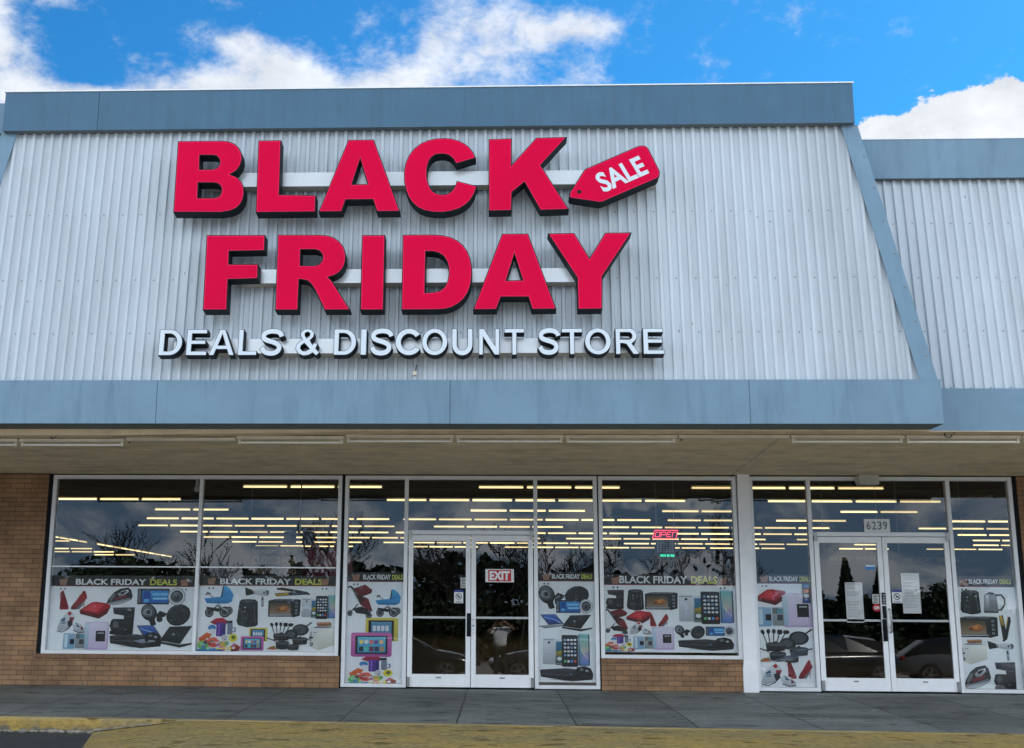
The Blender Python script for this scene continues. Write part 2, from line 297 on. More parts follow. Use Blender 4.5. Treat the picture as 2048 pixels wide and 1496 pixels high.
def ground_mat(name, base, worn, wornamt, spots, joints=None, vs=1.2, rough=.8, grain=.3, base_dirt=False):
    m = bpy.data.materials.new(name); m.use_nodes = True; nt = m.node_tree; b = nt.nodes['Principled BSDF']; L = nt.links; N = nt.nodes
    tc = N.new('ShaderNodeTexCoord')
    def noi(sc, d=8, ro=.6, st=(1, 1, 1)):
        mp = N.new('ShaderNodeMapping'); mp.inputs['Scale'].default_value = st; L.new(tc.outputs['Object'], mp.inputs[0])
        n = N.new('ShaderNodeTexNoise'); n.inputs['Scale'].default_value = sc; n.inputs['Detail'].default_value = d; n.inputs['Roughness'].default_value = ro; L.new(mp.outputs[0], n.inputs['Vector']); return n.outputs[0]
    def mr(x, a, bb, c=0, d=1):
        r = N.new('ShaderNodeMapRange'); L.new(x, r.inputs[0]); r.inputs[1].default_value = a; r.inputs[2].default_value = bb; r.inputs[3].default_value = c; r.inputs[4].default_value = d; return r.outputs[0]
    def mix(f, a, c):
        n = N.new('ShaderNodeMix'); n.data_type = 'RGBA'; L.new(f, n.inputs[0])
        for x, s in ((a, n.inputs[6]), (c, n.inputs[7])):
            if isinstance(x, tuple): s.default_value = (*x, 1)
            else: L.new(x, s)
        return n.outputs[2]
    c = mix(mr(noi(vs, 12, .74, (.4, 1, 1)), .5-wornamt, .5+wornamt), base, worn)
    c2 = N.new('ShaderNodeVectorMath'); c2.operation = 'SCALE'; L.new(c, c2.inputs[0]); L.new(mr(noi(34, 8, .75, (.45, 1, 1)), .28, .72, 1-grain, 1+grain), c2.inputs[3]); c = c2.outputs[0]
    if base_dirt:
        s0 = N.new('ShaderNodeSeparateXYZ'); L.new(tc.outputs['Object'], s0.inputs[0]); ad = N.new('ShaderNodeMath'); ad.operation = 'MULTIPLY_ADD'; L.new(noi(9, 8, .7), ad.inputs[0]); ad.inputs[1].default_value = .22; L.new(s0.outputs[2], ad.inputs[2])
        c = mix(mr(ad.outputs[0], -.095, -.06, 1, 0), c, (.12, .105, .08)); c = mix(mr(s0.outputs[2], -.108, -.09, 0, .35), c, (.34, .30, .2))
    if spots:
        c = mix(mr(noi(spots, 3, .5, (.45, 1.2, 1)), .615, .645), c, tuple(v*.34 for v in base))
    if joints:
        per, off, wob = joints
        s = N.new('ShaderNodeSeparateXYZ'); L.new(tc.outputs['Object'], s.inputs[0])
        sl_ = N.new('ShaderNodeMath'); sl_.operation = 'DIVIDE'; L.new(s.outputs[0], sl_.inputs[0]); sl_.inputs[1].default_value = per
        sf = N.new('ShaderNodeMath'); sf.operation = 'ADD'; L.new(sl_.outputs[0], sf.inputs[0]); sf.inputs[1].default_value = off/per
        fl_ = N.new('ShaderNodeMath'); fl_.operation = 'FLOOR'; L.new(sf.outputs[0], fl_.inputs[0])
        wn = N.new('ShaderNodeTexWhiteNoise'); wn.noise_dimensions = '1D'; L.new(fl_.outputs[0], wn.inputs['W'])
        vs_ = N.new('ShaderNodeVectorMath'); vs_.operation = 'SCALE'; L.new(c, vs_.inputs[0]); L.new(mr(wn.outputs[0], 0, 1, .82, 1.2), vs_.inputs[3]); c = vs_.outputs[0]
        c = mix(mr(noi(2.6, 12, .8, (.22, 2.6, 1)), .53, .70, 0, .75), c, (.26, .28, .27))
        c = mix(mr(noi(3.1, 8, .75, (.5, 1.2, 1)), .55, .68, 0, .6), c, (.03, .034, .035))
        a = N.new('ShaderNodeMath'); a.operation = 'ADD'; L.new(s.outputs[0], a.inputs[0]); L.new(mr(noi(1.5, 4), 0, 1, off-wob, off+wob), a.inputs[1])
        p = N.new('ShaderNodeMath'); p.operation = 'PINGPONG'; L.new(a.outputs[0], p.inputs[0]); p.inputs[1].default_value = per/2
        jl = mr(p.outputs[0], .006, .014, 1, 0); c = mix(jl, c, (.012, .013, .014))
        a2 = N.new('ShaderNodeMath'); a2.operation = 'ADD'; L.new(s.outputs[1], a2.inputs[0]); a2.inputs[1].default_value = 2.78
        p2 = N.new('ShaderNodeMath'); p2.operation = 'ABSOLUTE'; L.new(a2.outputs[0], p2.inputs[0])
        c = mix(mr(p2.outputs[0], .010, .022, .8, 0), c, (.21, .21, .2))
    L.new(c, b.inputs['Base Color']); b.inputs['Roughness'].default_value = rough
    bp = N.new('ShaderNodeBump'); bp.inputs['Strength'].default_value = .3; bp.inputs['Distance'].default_value = .006; L.new(noi(55, 5), bp.inputs['Height']); L.new(bp.outputs[0], b.inputs['Normal'])
    return m
WALK = ground_mat('sidewalk_concrete', (.062, .074, .071), (.19, .205, .195), .15, 6, (1.235, .45, .02), 1.5, .6, .6)
YELLOW = ground_mat('worn_yellow_paint', (.35, .235, .05), (.20, .165, .08), .15, 7, None, 2.6, .8, .75)
KERBM = ground_mat('chipped_kerb_paint', (.37, .24, .045), (.21, .16, .075), .12, 5, None, 4, .8, .5, True)
ASPH = ground_mat('asphalt', (.26, .25, .23), (.32, .305, .28), .2, 0, None, .4)
NEWASPH = ground_mat('fresh_asphalt', (.018, .022, .028), (.035, .038, .04), .2, 0, None, 3)
BROKEN = mat('broken_concrete', (.24, .215, .17), .9, 0, .5, 14, .5, 30)
LET= {"B":[[[-3.829,2.868],[-3.298,2.869],[-3.218,2.859],[-3.146,2.83],[-3.088,2.774],[-3.051,2.701],[-3.04,2.62],[-3.057,2.537],[-3.097,2.474],[-3.165,2.425],[-3.087,2.392],[-3.028,2.326],[-2.995,2.251],[-2.988,2.171],[-2.997,2.1],[-3.025,2.037],[-3.071,1.988],[-3.141,1.954],[-3.254,1.936],[-3.81,1.942]],[[-3.547,2.677],[-3.395,2.676],[-3.348,2.665],[-3.316,2.629],[-3.303,2.585],[-3.312,2.54],[-3.337,2.507],[-3.382,2.494],[-3.538,2.496]],[[-3.54,2.318],[-3.35,2.316],[-3.303,2.303],[-3.269,2.264],[-3.258,2.221],[-3.266,2.171],[-3.292,2.139],[-3.336,2.125],[-3.532,2.126]]],"L":[[[-2.862,2.866],[-2.588,2.868],[-2.57,2.161],[-2.141,2.147],[-2.137,1.934],[-2.838,1.931]]],"A":[[[-1.789,2.864],[-1.483,2.865],[-1.15,1.933],[-1.422,1.933],[-1.473,2.086],[-1.788,2.084],[-1.831,1.934],[-2.102,1.934]],[[-1.637,2.606],[-1.54,2.288],[-1.72,2.285]]],"C":[[[-0.273,2.611],[-0.302,2.68],[-0.346,2.746],[-0.401,2.797],[-0.481,2.842],[-0.56,2.867],[-0.649,2.876],[-0.747,2.871],[-0.846,2.848],[-0.934,2.803],[-1.008,2.738],[-1.065,2.651],[-1.102,2.551],[-1.117,2.439],[-1.113,2.32],[-1.093,2.213],[-1.058,2.117],[-1.007,2.038],[-0.942,1.978],[-0.86,1.939],[-0.763,1.92],[-0.656,1.917],[-0.56,1.931],[-0.473,1.96],[-0.396,2.006],[-0.338,2.064],[-0.29,2.149],[-0.257,2.249],[-0.495,2.319],[-0.511,2.266],[-0.533,2.219],[-0.572,2.173],[-0.62,2.15],[-0.673,2.146],[-0.727,2.157],[-0.776,2.189],[-0.81,2.243],[-0.835,2.318],[-0.846,2.404],[-0.844,2.49],[-0.827,2.566],[-0.797,2.622],[-0.75,2.657],[-0.691,2.667],[-0.632,2.662],[-0.583,2.642],[-0.541,2.6],[-0.507,2.537]]],"K":[[[-0.126,2.856],[0.149,2.864],[0.144,2.518],[0.434,2.869],[0.797,2.876],[0.485,2.51],[0.803,1.944],[0.472,1.934],[0.292,2.293],[0.15,2.167],[0.141,1.934],[-0.125,1.93]]],"F":[[[-3.395,1.652],[-2.708,1.649],[-2.704,1.451],[-3.113,1.445],[-3.109,1.288],[-2.768,1.286],[-2.763,1.105],[-3.104,1.096],[-3.094,0.726],[-3.372,0.725]]],"R":[[[-2.564,1.651],[-2.076,1.647],[-1.988,1.638],[-1.909,1.613],[-1.84,1.56],[-1.789,1.491],[-1.764,1.408],[-1.761,1.322],[-1.78,1.248],[-1.819,1.186],[-1.881,1.142],[-1.951,1.119],[-1.911,1.08],[-1.684,0.721],[-1.978,0.72],[-2.103,0.969],[-2.151,1.041],[-2.195,1.078],[-2.262,1.092],[-2.285,1.092],[-2.281,0.721],[-2.544,0.722]],[[-2.286,1.461],[-2.125,1.46],[-2.073,1.445],[-2.038,1.406],[-2.028,1.358],[-2.04,1.311],[-2.073,1.278],[-2.122,1.266],[-2.28,1.267]]],"I":[[[-1.585,1.64],[-1.315,1.64],[-1.309,0.72],[-1.574,0.719]]],"D":[[[-1.115,1.641],[-0.749,1.641],[-0.643,1.63],[-0.556,1.606],[-0.479,1.564],[-0.415,1.508],[-0.365,1.431],[-0.33,1.338],[-0.312,1.236],[-0.312,1.124],[-0.324,1.022],[-0.354,0.927],[-0.397,0.855],[-0.459,0.795],[-0.534,0.749],[-0.622,0.725],[-0.716,0.72],[-1.107,0.719]],[[-0.841,1.43],[-0.755,1.427],[-0.694,1.41],[-0.64,1.371],[-0.601,1.309],[-0.581,1.233],[-0.578,1.151],[-0.59,1.07],[-0.62,1.001],[-0.665,0.957],[-0.725,0.937],[-0.841,0.929]]],"a":[[[0.029,1.646],[0.329,1.646],[0.64,0.723],[0.365,0.72],[0.323,0.868],[0.018,0.869],[-0.033,0.721],[-0.298,0.718]],[[0.171,1.387],[0.26,1.076],[0.079,1.073]]],"Y":[[[0.553,1.647],[0.856,1.651],[1.024,1.341],[1.209,1.651],[1.511,1.653],[1.164,1.116],[1.153,0.721],[0.879,0.718],[0.877,1.097]]],"tag":[[[0.804,2.112],[0.818,2.161],[0.983,2.441],[0.999,2.456],[1.622,2.748],[1.667,2.756],[1.71,2.749],[1.74,2.719],[1.856,2.438],[1.864,2.401],[1.855,2.358],[1.829,2.327],[1.185,2.033],[1.156,2.029],[0.821,2.087]]]}
WL= [('D', -3.852, -3.581, 0.201, 0.508), ('E', -3.537, -3.298, 0.201, 0.507), ('A', -3.279, -2.983, 0.2, 0.506), ('L', -2.947, -2.73, 0.199, 0.506), ('S', -2.702, -2.449, 0.188, 0.51), ('&', -2.295, -2.018, 0.184, 0.51), ('D', -1.864, -1.606, 0.194, 0.502), ('I', -1.562, -1.49, 0.194, 0.502), ('S', -1.458, -1.208, 0.185, 0.507), ('C', -1.168, -0.873, 0.185, 0.506), ('O', -0.872, -0.58, 0.188, 0.506), ('U', -0.533, -0.3, 0.187, 0.498), ('N', -0.234, 0.001, 0.193, 0.497), ('T', 0.05, 0.28, 0.195, 0.496), ('S', 0.424, 0.661, 0.188, 0.506), ('T', 0.69, 0.926, 0.2, 0.504), ('O', 0.948, 1.243, 0.196, 0.512), ('R', 1.289, 1.56, 0.198, 0.508), ('E', 1.594, 1.828, 0.201, 0.51)]
PO= {"1":{"panel":[-6.367,0.463,-4.354,1.369],"head":[-6.383,1.377,-4.352,1.525],"text":[-6.095,1.392,-4.623,1.477],"heels":[-6.314,1.04,-5.915,1.312],"towels":[-6.012,0.916,-5.566,1.154],"iron":[-5.637,1.106,-5.254,1.358],"stereo":[-5.186,1.11,-4.486,1.358],"woofer":[-5.117,0.824,-4.742,1.122],"grille":[-4.755,0.826,-4.405,1.138],"sneakers":[-6.33,0.713,-5.913,1.03],"coffee":[-5.556,0.685,-5.212,1.082],"packs":[-6.218,0.483,-5.571,0.873],"laptops":[-5.175,0.483,-4.354,0.834],"console":[-5.554,0.507,-4.799,0.738]},"2":{"panel":[-4.303,0.474,-2.268,1.391],"head":[-4.282,1.394,-2.273,1.537],"text":[-4.002,1.41,-2.531,1.496],"pram":[-4.219,0.943,-3.792,1.392],"dryer":[-3.636,1.096,-3.286,1.376],"straightener":[-3.206,1.239,-2.698,1.37],"fryer":[-3.741,0.811,-3.431,1.207],"oven":[-3.294,0.941,-2.829,1.216],"phones":[-2.816,0.935,-2.311,1.27],"toys":[-4.283,0.481,-3.671,0.943],"tablets":[-3.668,0.494,-3.287,0.808],"cookware":[-3.298,0.499,-2.651,0.895],"toaster":[-2.708,0.502,-2.319,0.889]},"3":{"panel":[-2.186,0.045,-1.371,1.457],"head":[-2.163,1.463,-1.372,1.593],"text":[-1.948,1.49,-1.383,1.561],"stroller":[-2.162,0.955,-1.798,1.419],"pram":[-1.767,0.966,-1.399,1.357],"tablets":[-2.099,0.421,-1.429,0.956],"toys":[-2.132,0.045,-1.45,0.442]},"4":{"panel":[0.539,0.061,1.338,1.48],"head":[0.534,1.486,1.326,1.608],"text":[0.736,1.517,1.304,1.583],"woofer":[0.549,1.095,0.921,1.421],"grille":[0.915,1.151,1.256,1.427],"stereo":[0.79,1.034,1.308,1.235],"laptops":[0.561,0.759,1.297,1.027],"phones":[0.597,0.309,1.261,0.759],"console":[0.555,0.106,1.298,0.32]},"5":{"panel":[1.446,0.525,3.319,1.435],"head":[1.446,1.443,3.309,1.584],"text":[1.684,1.46,3.058,1.563],"coffee":[1.494,1.094,1.746,1.37],"fryer":[1.781,1.081,2.026,1.379],"oven":[2.038,1.078,2.498,1.343],"phones":[2.508,0.905,3.278,1.37],"stroller":[1.478,0.757,1.8,1.111],"towels":[1.769,0.907,2.123,1.082],"heels":[2.096,0.867,2.361,1.041],"sneakers":[1.808,0.755,2.123,0.934],"toys":[1.455,0.523,1.878,0.764],"packs":[1.863,0.548,2.431,0.862],"woofer":[2.444,0.714,2.662,0.886],"grille":[2.661,0.703,2.86,0.887],"stereo":[2.871,0.739,3.269,0.879],"console":[2.479,0.537,3.257,0.725]},"6":{"panel":[3.586,0.048,4.39,1.466],"head":[3.589,1.475,4.376,1.594],"text":[3.782,1.498,4.358,1.569],"towels":[3.588,1.169,4.004,1.391],"packs":[3.591,0.866,4.363,1.339],"cookware":[3.58,0.387,4.351,0.855],"sneakers":[3.604,0.067,4.088,0.386],"heels":[3.972,0.173,4.316,0.43]},"7":{"panel":[6.333,0.033,7.137,1.437],"head":[6.364,1.449,7.133,1.588],"text":[6.538,1.479,7.116,1.546],"fryer":[6.394,1.062,6.677,1.397],"kettle":[6.704,1.085,7.013,1.372],"oven":[6.341,0.73,6.889,1.041],"straightener":[6.899,0.695,7.07,1.054],"toaster":[6.34,0.389,6.715,0.719],"dryer":[6.727,0.443,7.081,0.711],"iron":[6.355,0.062,6.735,0.379],"coffee":[6.777,0.039,7.075,0.423]}}

# ------------------------------------------------------------------ ground
def sheet(name, xs, ys, zf, m):
    b = MB(); nx, ny = len(xs), len(ys)
    vs = [(x, y, zf(x, y)) for y in ys for x in xs]
    fs = [(j*nx+i, j*nx+i+1, (j+1)*nx+i+1, (j+1)*nx+i) for j in range(ny-1) for i in range(nx-1)]
    return struct(b.add(vs, fs).build(name, m))
def lotz(x, y): return -.235-.033*min(max(-4.4-y, 0), 24)
sheet('ground', [-400, -60, -20, 0, 20, 60, 400], [-500, -120, -60, -28.4, -20, -12, -4.4, -3.9, 60, 200], lambda x, y: lotz(x, y) if y < -3.8 else -.3, ASPH)
def kerb_y(x): return -4.43-.06*(x+.0)
xs = [-26, -8, -6, -4, -2, 0, 2, 4, 6, 8, 26]
b = MB(); n = len(xs)
kx = lambda x: max(-4.95, min(-4.0, kerb_y(x)))
b.add([(x, .06, -.001) for x in xs]+[(x, kx(x)+.13, .02*kx(x)) for x in xs], [(n+i, n+i+1, i+1, i) for i in range(n-1)])
struct(b.build('sidewalk', WALK))
b = MB()                                   # kerb: yellow painted stone edge with a worn arris
xk = [-26+.4*i for i in range(130)]
rr = random.Random(3); n = len(xk)
prof = [(.13, .0), (.02, .0), (0, -.012), (-.012, -.05), (-.02, -.155), (-.02, -.3)]
vs = []
for x in xk:
    j = rr.uniform(-.004, .004)
    for dy, dz in prof: vs.append((x, kx(x)+dy+j, .02*kx(x)+dz+(j if dy < .1 else 0)))
k = len(prof)
b.add(vs, [(i*k+j, i*k+j+1, (i+1)*k+j+1, (i+1)*k+j) for i in range(n-1) for j in range(k-1)])
struct(b.build('kerb', KERBM))
# yellow ramp from the walk down to the lot, with a flared left side
b = MB(); xr = [-3.25, -2, -1, 0, 1, 2, 3, 4, 5, 6, 8, 26]; n = len(xr)
t = lambda x: .02*kx(x)-.004
vs = [(x, kx(x)+.03, t(x)) for x in xr]+[(x, kx(x)-1.0, t(x)*.55-.11) for x in xr]+[(x+(-.3 if i == 0 else 0), -6.75, lotz(x, -6.75)+.006) for i, x in enumerate(xr)]
b.add(vs, [(n+i, n+i+1, i+1, i) for i in range(n-1)]+[(2*n+i, 2*n+i+1, n+i+1, n+i) for i in range(n-1)])
fl = [(-4.28, kx(-4.28)-.03, lotz(0, -4.4)+.012), (-3.98, -5.4, lotz(0, -5.4)+.006), (-3.55, -6.75, lotz(0, -6.75)+.006)]
b.add([vs[0], vs[n], vs[2*n]]+fl, [(0, 3, 4, 1), (1, 4, 5, 2)])
struct(b.build('ramp', YELLOW))
b = MB(); rr = random.Random(5)             # crumbled joint where the ramp meets the kerb
def joint_strip(x0, x1, zt, mi, w, m):
    q = []; k_ = 30
    for i in range(k_+1):
        x = x0+(x1-x0)*i/k_; u_ = (x+4.28)/(4.28-3.25)
        z = (1-u_)*(lotz(0, -4.4)+.02)+u_*t(-3.25)+.006
        q.append((x, kx(x)-.022-rr.uniform(.1, 1)*w, z)); q.append((x, kx(x)-.018, z+rr.uniform(.0, .02)*(1-u_*.7)))
    b.add(q, [(2*i, 2*i+2, 2*i+3, 2*i+1) for i in range(k_)])
joint_strip(-4.28, -3.3, 0, 0, .03, 0)
for i in range(46):
    x = rr.uniform(-5.6, -4.1); sz = rr.uniform(.006, .03); b.ell((x, kx(x)-.03-rr.uniform(0, .05), lotz(0, -4.3)+.01+sz*.3), (sz*rr.uniform(.8, 2.2), sz, sz*.8), 6, 4)
struct(b.build('broken_joint', BROKEN))
b = MB(); q = [(-12, -7.2), (-3.0, -7.2), (-3.0, -4.4), (-12, -4.4), (-3.0, -3.9), (-12, -3.9)]
b.add([(x, y, lotz(x, y)+.003) for x, y in q], [(0, 1, 2, 3), (3, 2, 4, 5)])
struct(b.build('fresh_asphalt_patch', NEWASPH))

# ------------------------------------------------------------------ the store building
YF, ZF, YT, ZT = -3.826, 3.60, -3.526, 6.795
store = thing('store_building', 'single storey store with red lettered white ribbed front and blue fascias between two lower wings', 'store', (0, 0, 0))
PITCH = .11323
SCAR = mat('scuffed_metal', (.27, .27, .27), .7)
def cladding(name, parent, xb0, xb1, xt0, xt1, yb, zb, yt, zt, x_rib, rows, seed):
    b = MB(); rr = random.Random(seed)
    # profile of one pitch (x offset, height)
    P = [(0, 0), (.056, 0), (.066, .031), (.100, .031), (.1095, 0)]
    lo = min(xb0, xt0)-PITCH; hi = max(xb1, xt1)+PITCH; xsr = []
    k0 = math.floor((lo-x_rib)/PITCH)
    i = k0
    while x_rib+i*PITCH < hi:
        for dx, h in P: xsr.append((x_rib+i*PITCH+dx, h))
        i += 1
    dy, dz = yt-yb, zt-zb; L_ = math.hypot(dy, dz); nv = (-dz/L_, dy/L_)   # outward normal (y,z)
    def lim(x):  # t range where x lies inside the trapezoid
        t0, t1 = 0, 1
        if x < xt0 or x < xb0:
            if xb0 == xt0: return None
            tt = (x-xb0)/(xt0-xb0)
            if xb0 < xt0: t1 = min(t1, tt)
            else: t0 = max(t0, tt)
        if x > xt1 or x > xb1:
            if xb1 == xt1: return None
            tt = (x-xb1)/(xt1-xb1)
            if xb1 > xt1: t1 = min(t1, tt)
            else: t0 = max(t0, tt)
        return (t0, t1) if t1 > t0+1e-4 and t1 > 0 else None
    prev = None
    for x, h in xsr:
        l = lim(x)
        cur = None
        if l:
            o = len(b.v)
            for t_ in l: b.v.append((x, yb+dy*t_+nv[0]*h, zb+dz*t_+nv[1]*h))
            cur = o
        if prev is not None and cur is not None: b.f.append((prev, cur, cur+1, prev+1)); b.m.append(0); b.c.append(None)
        prev = cur
    # screw heads, every second valley, along the girts
    i = k0
    while x_rib+i*PITCH < hi:
        if i % 2 == 0:
            for t_ in rows:
                x = x_rib+i*PITCH+.03; l = lim(x)
                if l and l[0] < t_ < l[1]-.02:
                    tt = t_+rr.uniform(-.0015, .0015)
                    b.ell((x, yb+dy*tt+nv[0]*.004, zb+dz*tt), (.008, .006, .008), 6, 4, 1)
        i += 1
    # small scars, old holes and rust specks
    for q in range(int((hi-lo)*3.2)):
        x = rr.uniform(lo, hi); t_ = rr.uniform(.04, .93); l = lim(x)
        if not l or not (l[0] < t_ < l[1]-.02): continue
        ph = ((x-x_rib) % PITCH); hgt = .031 if .068 < ph < .098 else (0 if ph < .056 else .018)
        s = rr.uniform(.5, 1.5); b.ell((x, yb+dy*t_+nv[0]*hgt, zb+dz*t_), (.006*s, .0015, .011*s*rr.uniform(.5, 1.8)), 6, 4, 2 if rr.random() < .5 else 1)
    return b.build(name, [CLAD, SCREW, SCAR], parent)
cladding('ribbed_cladding', store, -6.62, 4.80, -6.02, 4.17, YF, ZF-.02, YT, ZT, 4.586-.081, (.012, .19, .395, .655), 2)
def panel_strip(name, parent, x0, x1, y0, y1, z0, z1, m, seams, dents=None, seed=1):
    """sheet metal fascia folded from panels that butt with a hairline gap"""
    xsn = [x0]+[s for s in seams if x0 < s < x1]+[x1]; rr = random.Random(seed); b = MB()
    for i in range(len(xsn)-1):
        a, c = xsn[i]+.003, xsn[i+1]-.003; nx, nz = 14, 5; j = rr.uniform(-.003, .003)
        vs = []
        for q in range(nz+1):
            for p in range(nx+1):
                x = a+(c-a)*p/nx; z = z0+(z1-z0)*q/nz; e = math.sin(math.pi*q/nz)
                vs.append((x, y0+j+e*.006*noise.noise((x*1.7, z*3, seed)), z+(j*.6 if q in (0,) else 0)))
        b.add(vs, [(q*(nx+1)+p, q*(nx+1)+p+1, (q+1)*(nx+1)+p+1, (q+1)*(nx+1)+p) for q in range(nz) for p in range(nx)])
        o = len(b.v); b.v += [(a, y1, z0), (c, y1, z0), (a, y1, z1), (c, y1, z1)]
        base = o-(nx+1)*(nz+1)
        b.f += [tuple([base+p for p in range(nx, -1, -1)]+[o, o+1]), tuple([base+nz*(nx+1)+p for p in range(nx+1)]+[o+3, o+2]), tuple([base+q*(nx+1) for q in range(nz+1)]+[o+2, o]), tuple([base+nx+q*(nx+1) for q in range(nz, -1, -1)]+[o+1, o+3])]
        b.m += [1, 0, 0, 0]; b.c += [None]*4
    return b.build(name, [m, UNDER], parent)
panel_strip('upper_fascia', store, -6.075, 4.222, -3.66, -3.2, 6.768, 7.27, BLUE, [-4.9], seed=4)
b = MB(); b.box(-6.085, 4.232, -3.675, -3.18, 7.2705, 7.285); b.build('roof_cap', ALU, store)
panel_strip('lower_fascia', store, -7.24, 4.885, -3.93, -3.5, 3.107, 3.60, BLUE2, [-3.89, -.557, 2.777], seed=9)
b = MB(); b.box(-7.24, 4.90, -3.925, YF-.001, 3.601, 3.606); b.build('fascia_flashing', BLUE2, store)
for (bx, tx, sgn) in ((4.775, 4.175, 1), (-6.62, -6.02, -1)):   # flat strips that cover the slanted edges
    b = MB()
    w = .098; nrm = Vector((0, -.9955, .0943))
    p0 = Vector((bx, YF, ZF-.0)); p1 = Vector((tx, YT, ZT-.03))
    vs = []
    for p in (p0, p1):
        for dx in (-w, w):
            for off in (.042, .054): vs.append(p+Vector((dx, 0, 0))+nrm*off)
    b.add(vs, [(0, 1, 3, 2), (4, 6, 7, 5), (1, 5, 7, 3), (0, 2, 6, 4), (0, 4, 5, 1), (2, 3, 7, 6)])
    o_ = p0+Vector((sgn*w, 0, 0))+nrm*.042; o1 = p1+Vector((sgn*w, 0, 0))+nrm*.042      # side return folded back to the wing
    b.add([o_, o1, o1+Vector((0, .9, 0)), o_+Vector((0, .9, 0))], [(0, 1, 2, 3) if sgn < 0 else (3, 2, 1, 0)])
    for k in range(8):
        t_ = .09+k*.13; c = p0.lerp(p1, t_)+Vector((sgn*w*.62, 0, 0))+nrm*.056; b.ell(c, (.011, .007, .011), 7, 4, 1)
    b.build('hip_trim', [BLUE2, STEEL], store)
# soffit: plaster sheet from the fascia back to the glass, sagging a little
def soffit_z(x, y):
    t_ = -y/3.5; z = 2.985+(3.088-2.985)*t_
    return z-.055*max(0, min(1, (-x-1.2)/3.5))*t_**2+.006*noise.noise((x*.6, y*.9, 3))
b = MB(); xs = [-14+.35*i for i in range(81)]; ys = [-3.5+.35*j for j in range(11)]; nx = len(xs)
b.add([(x, y, soffit_z(x, y)) for y in ys for x in xs], [(j*nx+i, (j+1)*nx+i, (j+1)*nx+i+1, j*nx+i+1) for j in range(10) for i in range(nx-1)])
for (x, y0, y1) in ((3.30, -3.45, -.02), (-7.6, -3.45, -.02), (-4.9, -1.4, -.02)):        # hairline cracks / sheet joints
    q = []
    for i in range(25):
        y = y0+(y1-y0)*i/24; xx = x+.008*noise.noise((y*3, x, 1))
        for d in (-.004, .004): q.append((xx+d, y, soffit_z(xx, y)-.003))
    b.add(q, [(2*i, 2*i+1, 2*i+3, 2*i+2) for i in range(24)], 1)
q = [(x, -3.495, soffit_z(x, -3.5)) for x in xs]; b.add(q+[(x, -3.495, 3.112) for x in xs], [(i, i+1, nx+i+1, nx+i) for i in range(nx-1)])
b.build('soffit', [STUCCO, UNDER], store)
for (x0, x1) in ((-4.3, -3.55), (2.45, 3.0)):
    b = MB()
    for i in range(4):
        a = x0+(x1-x0)*i/4
        b.add([(a+.006, -3.47, soffit_z(a, -3.47)-.006), (a+(x1-x0)/4-.006, -3.47, soffit_z(a, -3.47)-.006), (a+(x1-x0)/4-.006, -3.36, soffit_z(a, -3.36)-.006), (a+.006, -3.36, soffit_z(a, -3.36)-.006)], [(0, 3, 2, 1)])
    b.build('soffit_patch', STUCCO, store)
b = MB(); b.box(-34, 32, -3.15, 64, 6.5, 6.7); b.build('roof', DARKIN, store)  # unseen roof slab, placed to block sun and sky light
# brick
for q in ((-14, -6.56, -.06, .25, -.05, 2.97), (-6.56, -2.245, -.055, .2, -.05, .372), (1.405, 3.345, -.055, .2, -.05, .372), (7.27, 14, -.06, .25, -.05, 2.97)):
    b = MB(); b.box(*q); b.build('brick_wall', BRICK, store)
for (x0, x1) in ((-6.60, -2.24), (1.40, 3.345)):
    b = MB(); n_ = round((x1-x0)/.068); w = (x1-x0)/n_; rr = random.Random(int(x1*10))
    for i in range(n_): b.box(x0+i*w+.002, x0+(i+1)*w-.002, -.082+rr.uniform(-.002, .002), .15, .374, .428+rr.uniform(-.001, .001))
    b.build('brick_sill', SILLB, store)
for x in (-5.86, -4.82, -3.77):              # weep slots at the wall foot
    b = MB(); b.box(x-.006, x+.006, -.058, -.05, .005, .06); b.build('weep_hole', UNDER, store)
# steel column between the bays, flared at its foot
b = MB(); v = []
for z, x0, x1, y0 in ((-.02, 3.337, 3.542, -.10), (.30, 3.337, 3.542, -.10), (.42, 3.352, 3.540, -.085), (2.99, 3.374, 3.540, -.075)):
    v += [(x0, y0, z), (x1, y0, z), (x1, .15, z), (x0, .15, z)]
b.add(v, [(i*4+j, i*4+(j+1) % 4, (i+1)*4+(j+1) % 4, (i+1)*4+j) for i in range(3) for j in range(4)])
b.build('column', WHITEP, store)
# ---- glazing
FY0, FY1 = -.035, .075
def frame_bars(bars, parent, name='window'):
    b = MB()
    for x0, x1, z0, z1 in bars: b.box(x0, x1, FY0, FY1, z0, z1)
    o = b.build(name, ALU, parent, bevel=.004); return o
def pane(x0, x1, z0, z1, parent, m=None, name='pane', y=0.0):
    b = MB(); tl = .006 if 'door' in name else .0105; ta = lambda z: y-.004+tl*(z-1.5); b.add([(x0, ta(z0), z0), (x1, ta(z0), z0), (x1, ta(z1), z1), (x0, ta(z1), z1)], [(0, 1, 2, 3)]); return b.build(name, m or GLASS, parent)   # the glass leans back a hair
def glazing(x0, x1, z0, z1, splits=(), muntin=None, m=None, w=.055, bot=.05):
    bars = [(x0, x0+w, z0, z1), (x1-w, x1, z0, z1)]; xsx = [x0+w]+list(splits)+[x1-w]
    bars += [(x0+w, x1-w, z1-w, z1), (x0+w, x1-w, z0, z0+bot)]
    for s in splits: bars.append((s-.026, s+.026, z0+bot, z1-w))
    fr = frame_bars(bars, store)
    for i in range(len(xsx)-1):
        a = xsx[i]+(.026 if i else 0); c = xsx[i+1]-(.026 if i < len(xsx)-2 else 0)
        pane(a, c, z0+bot, z1-w, fr, m)
    if muntin:
        b = MB(); b.box(x0+w, x1-w, -.008, .012, muntin-.009, muntin+.009); b.build('muntin', ALU, fr)
    return fr
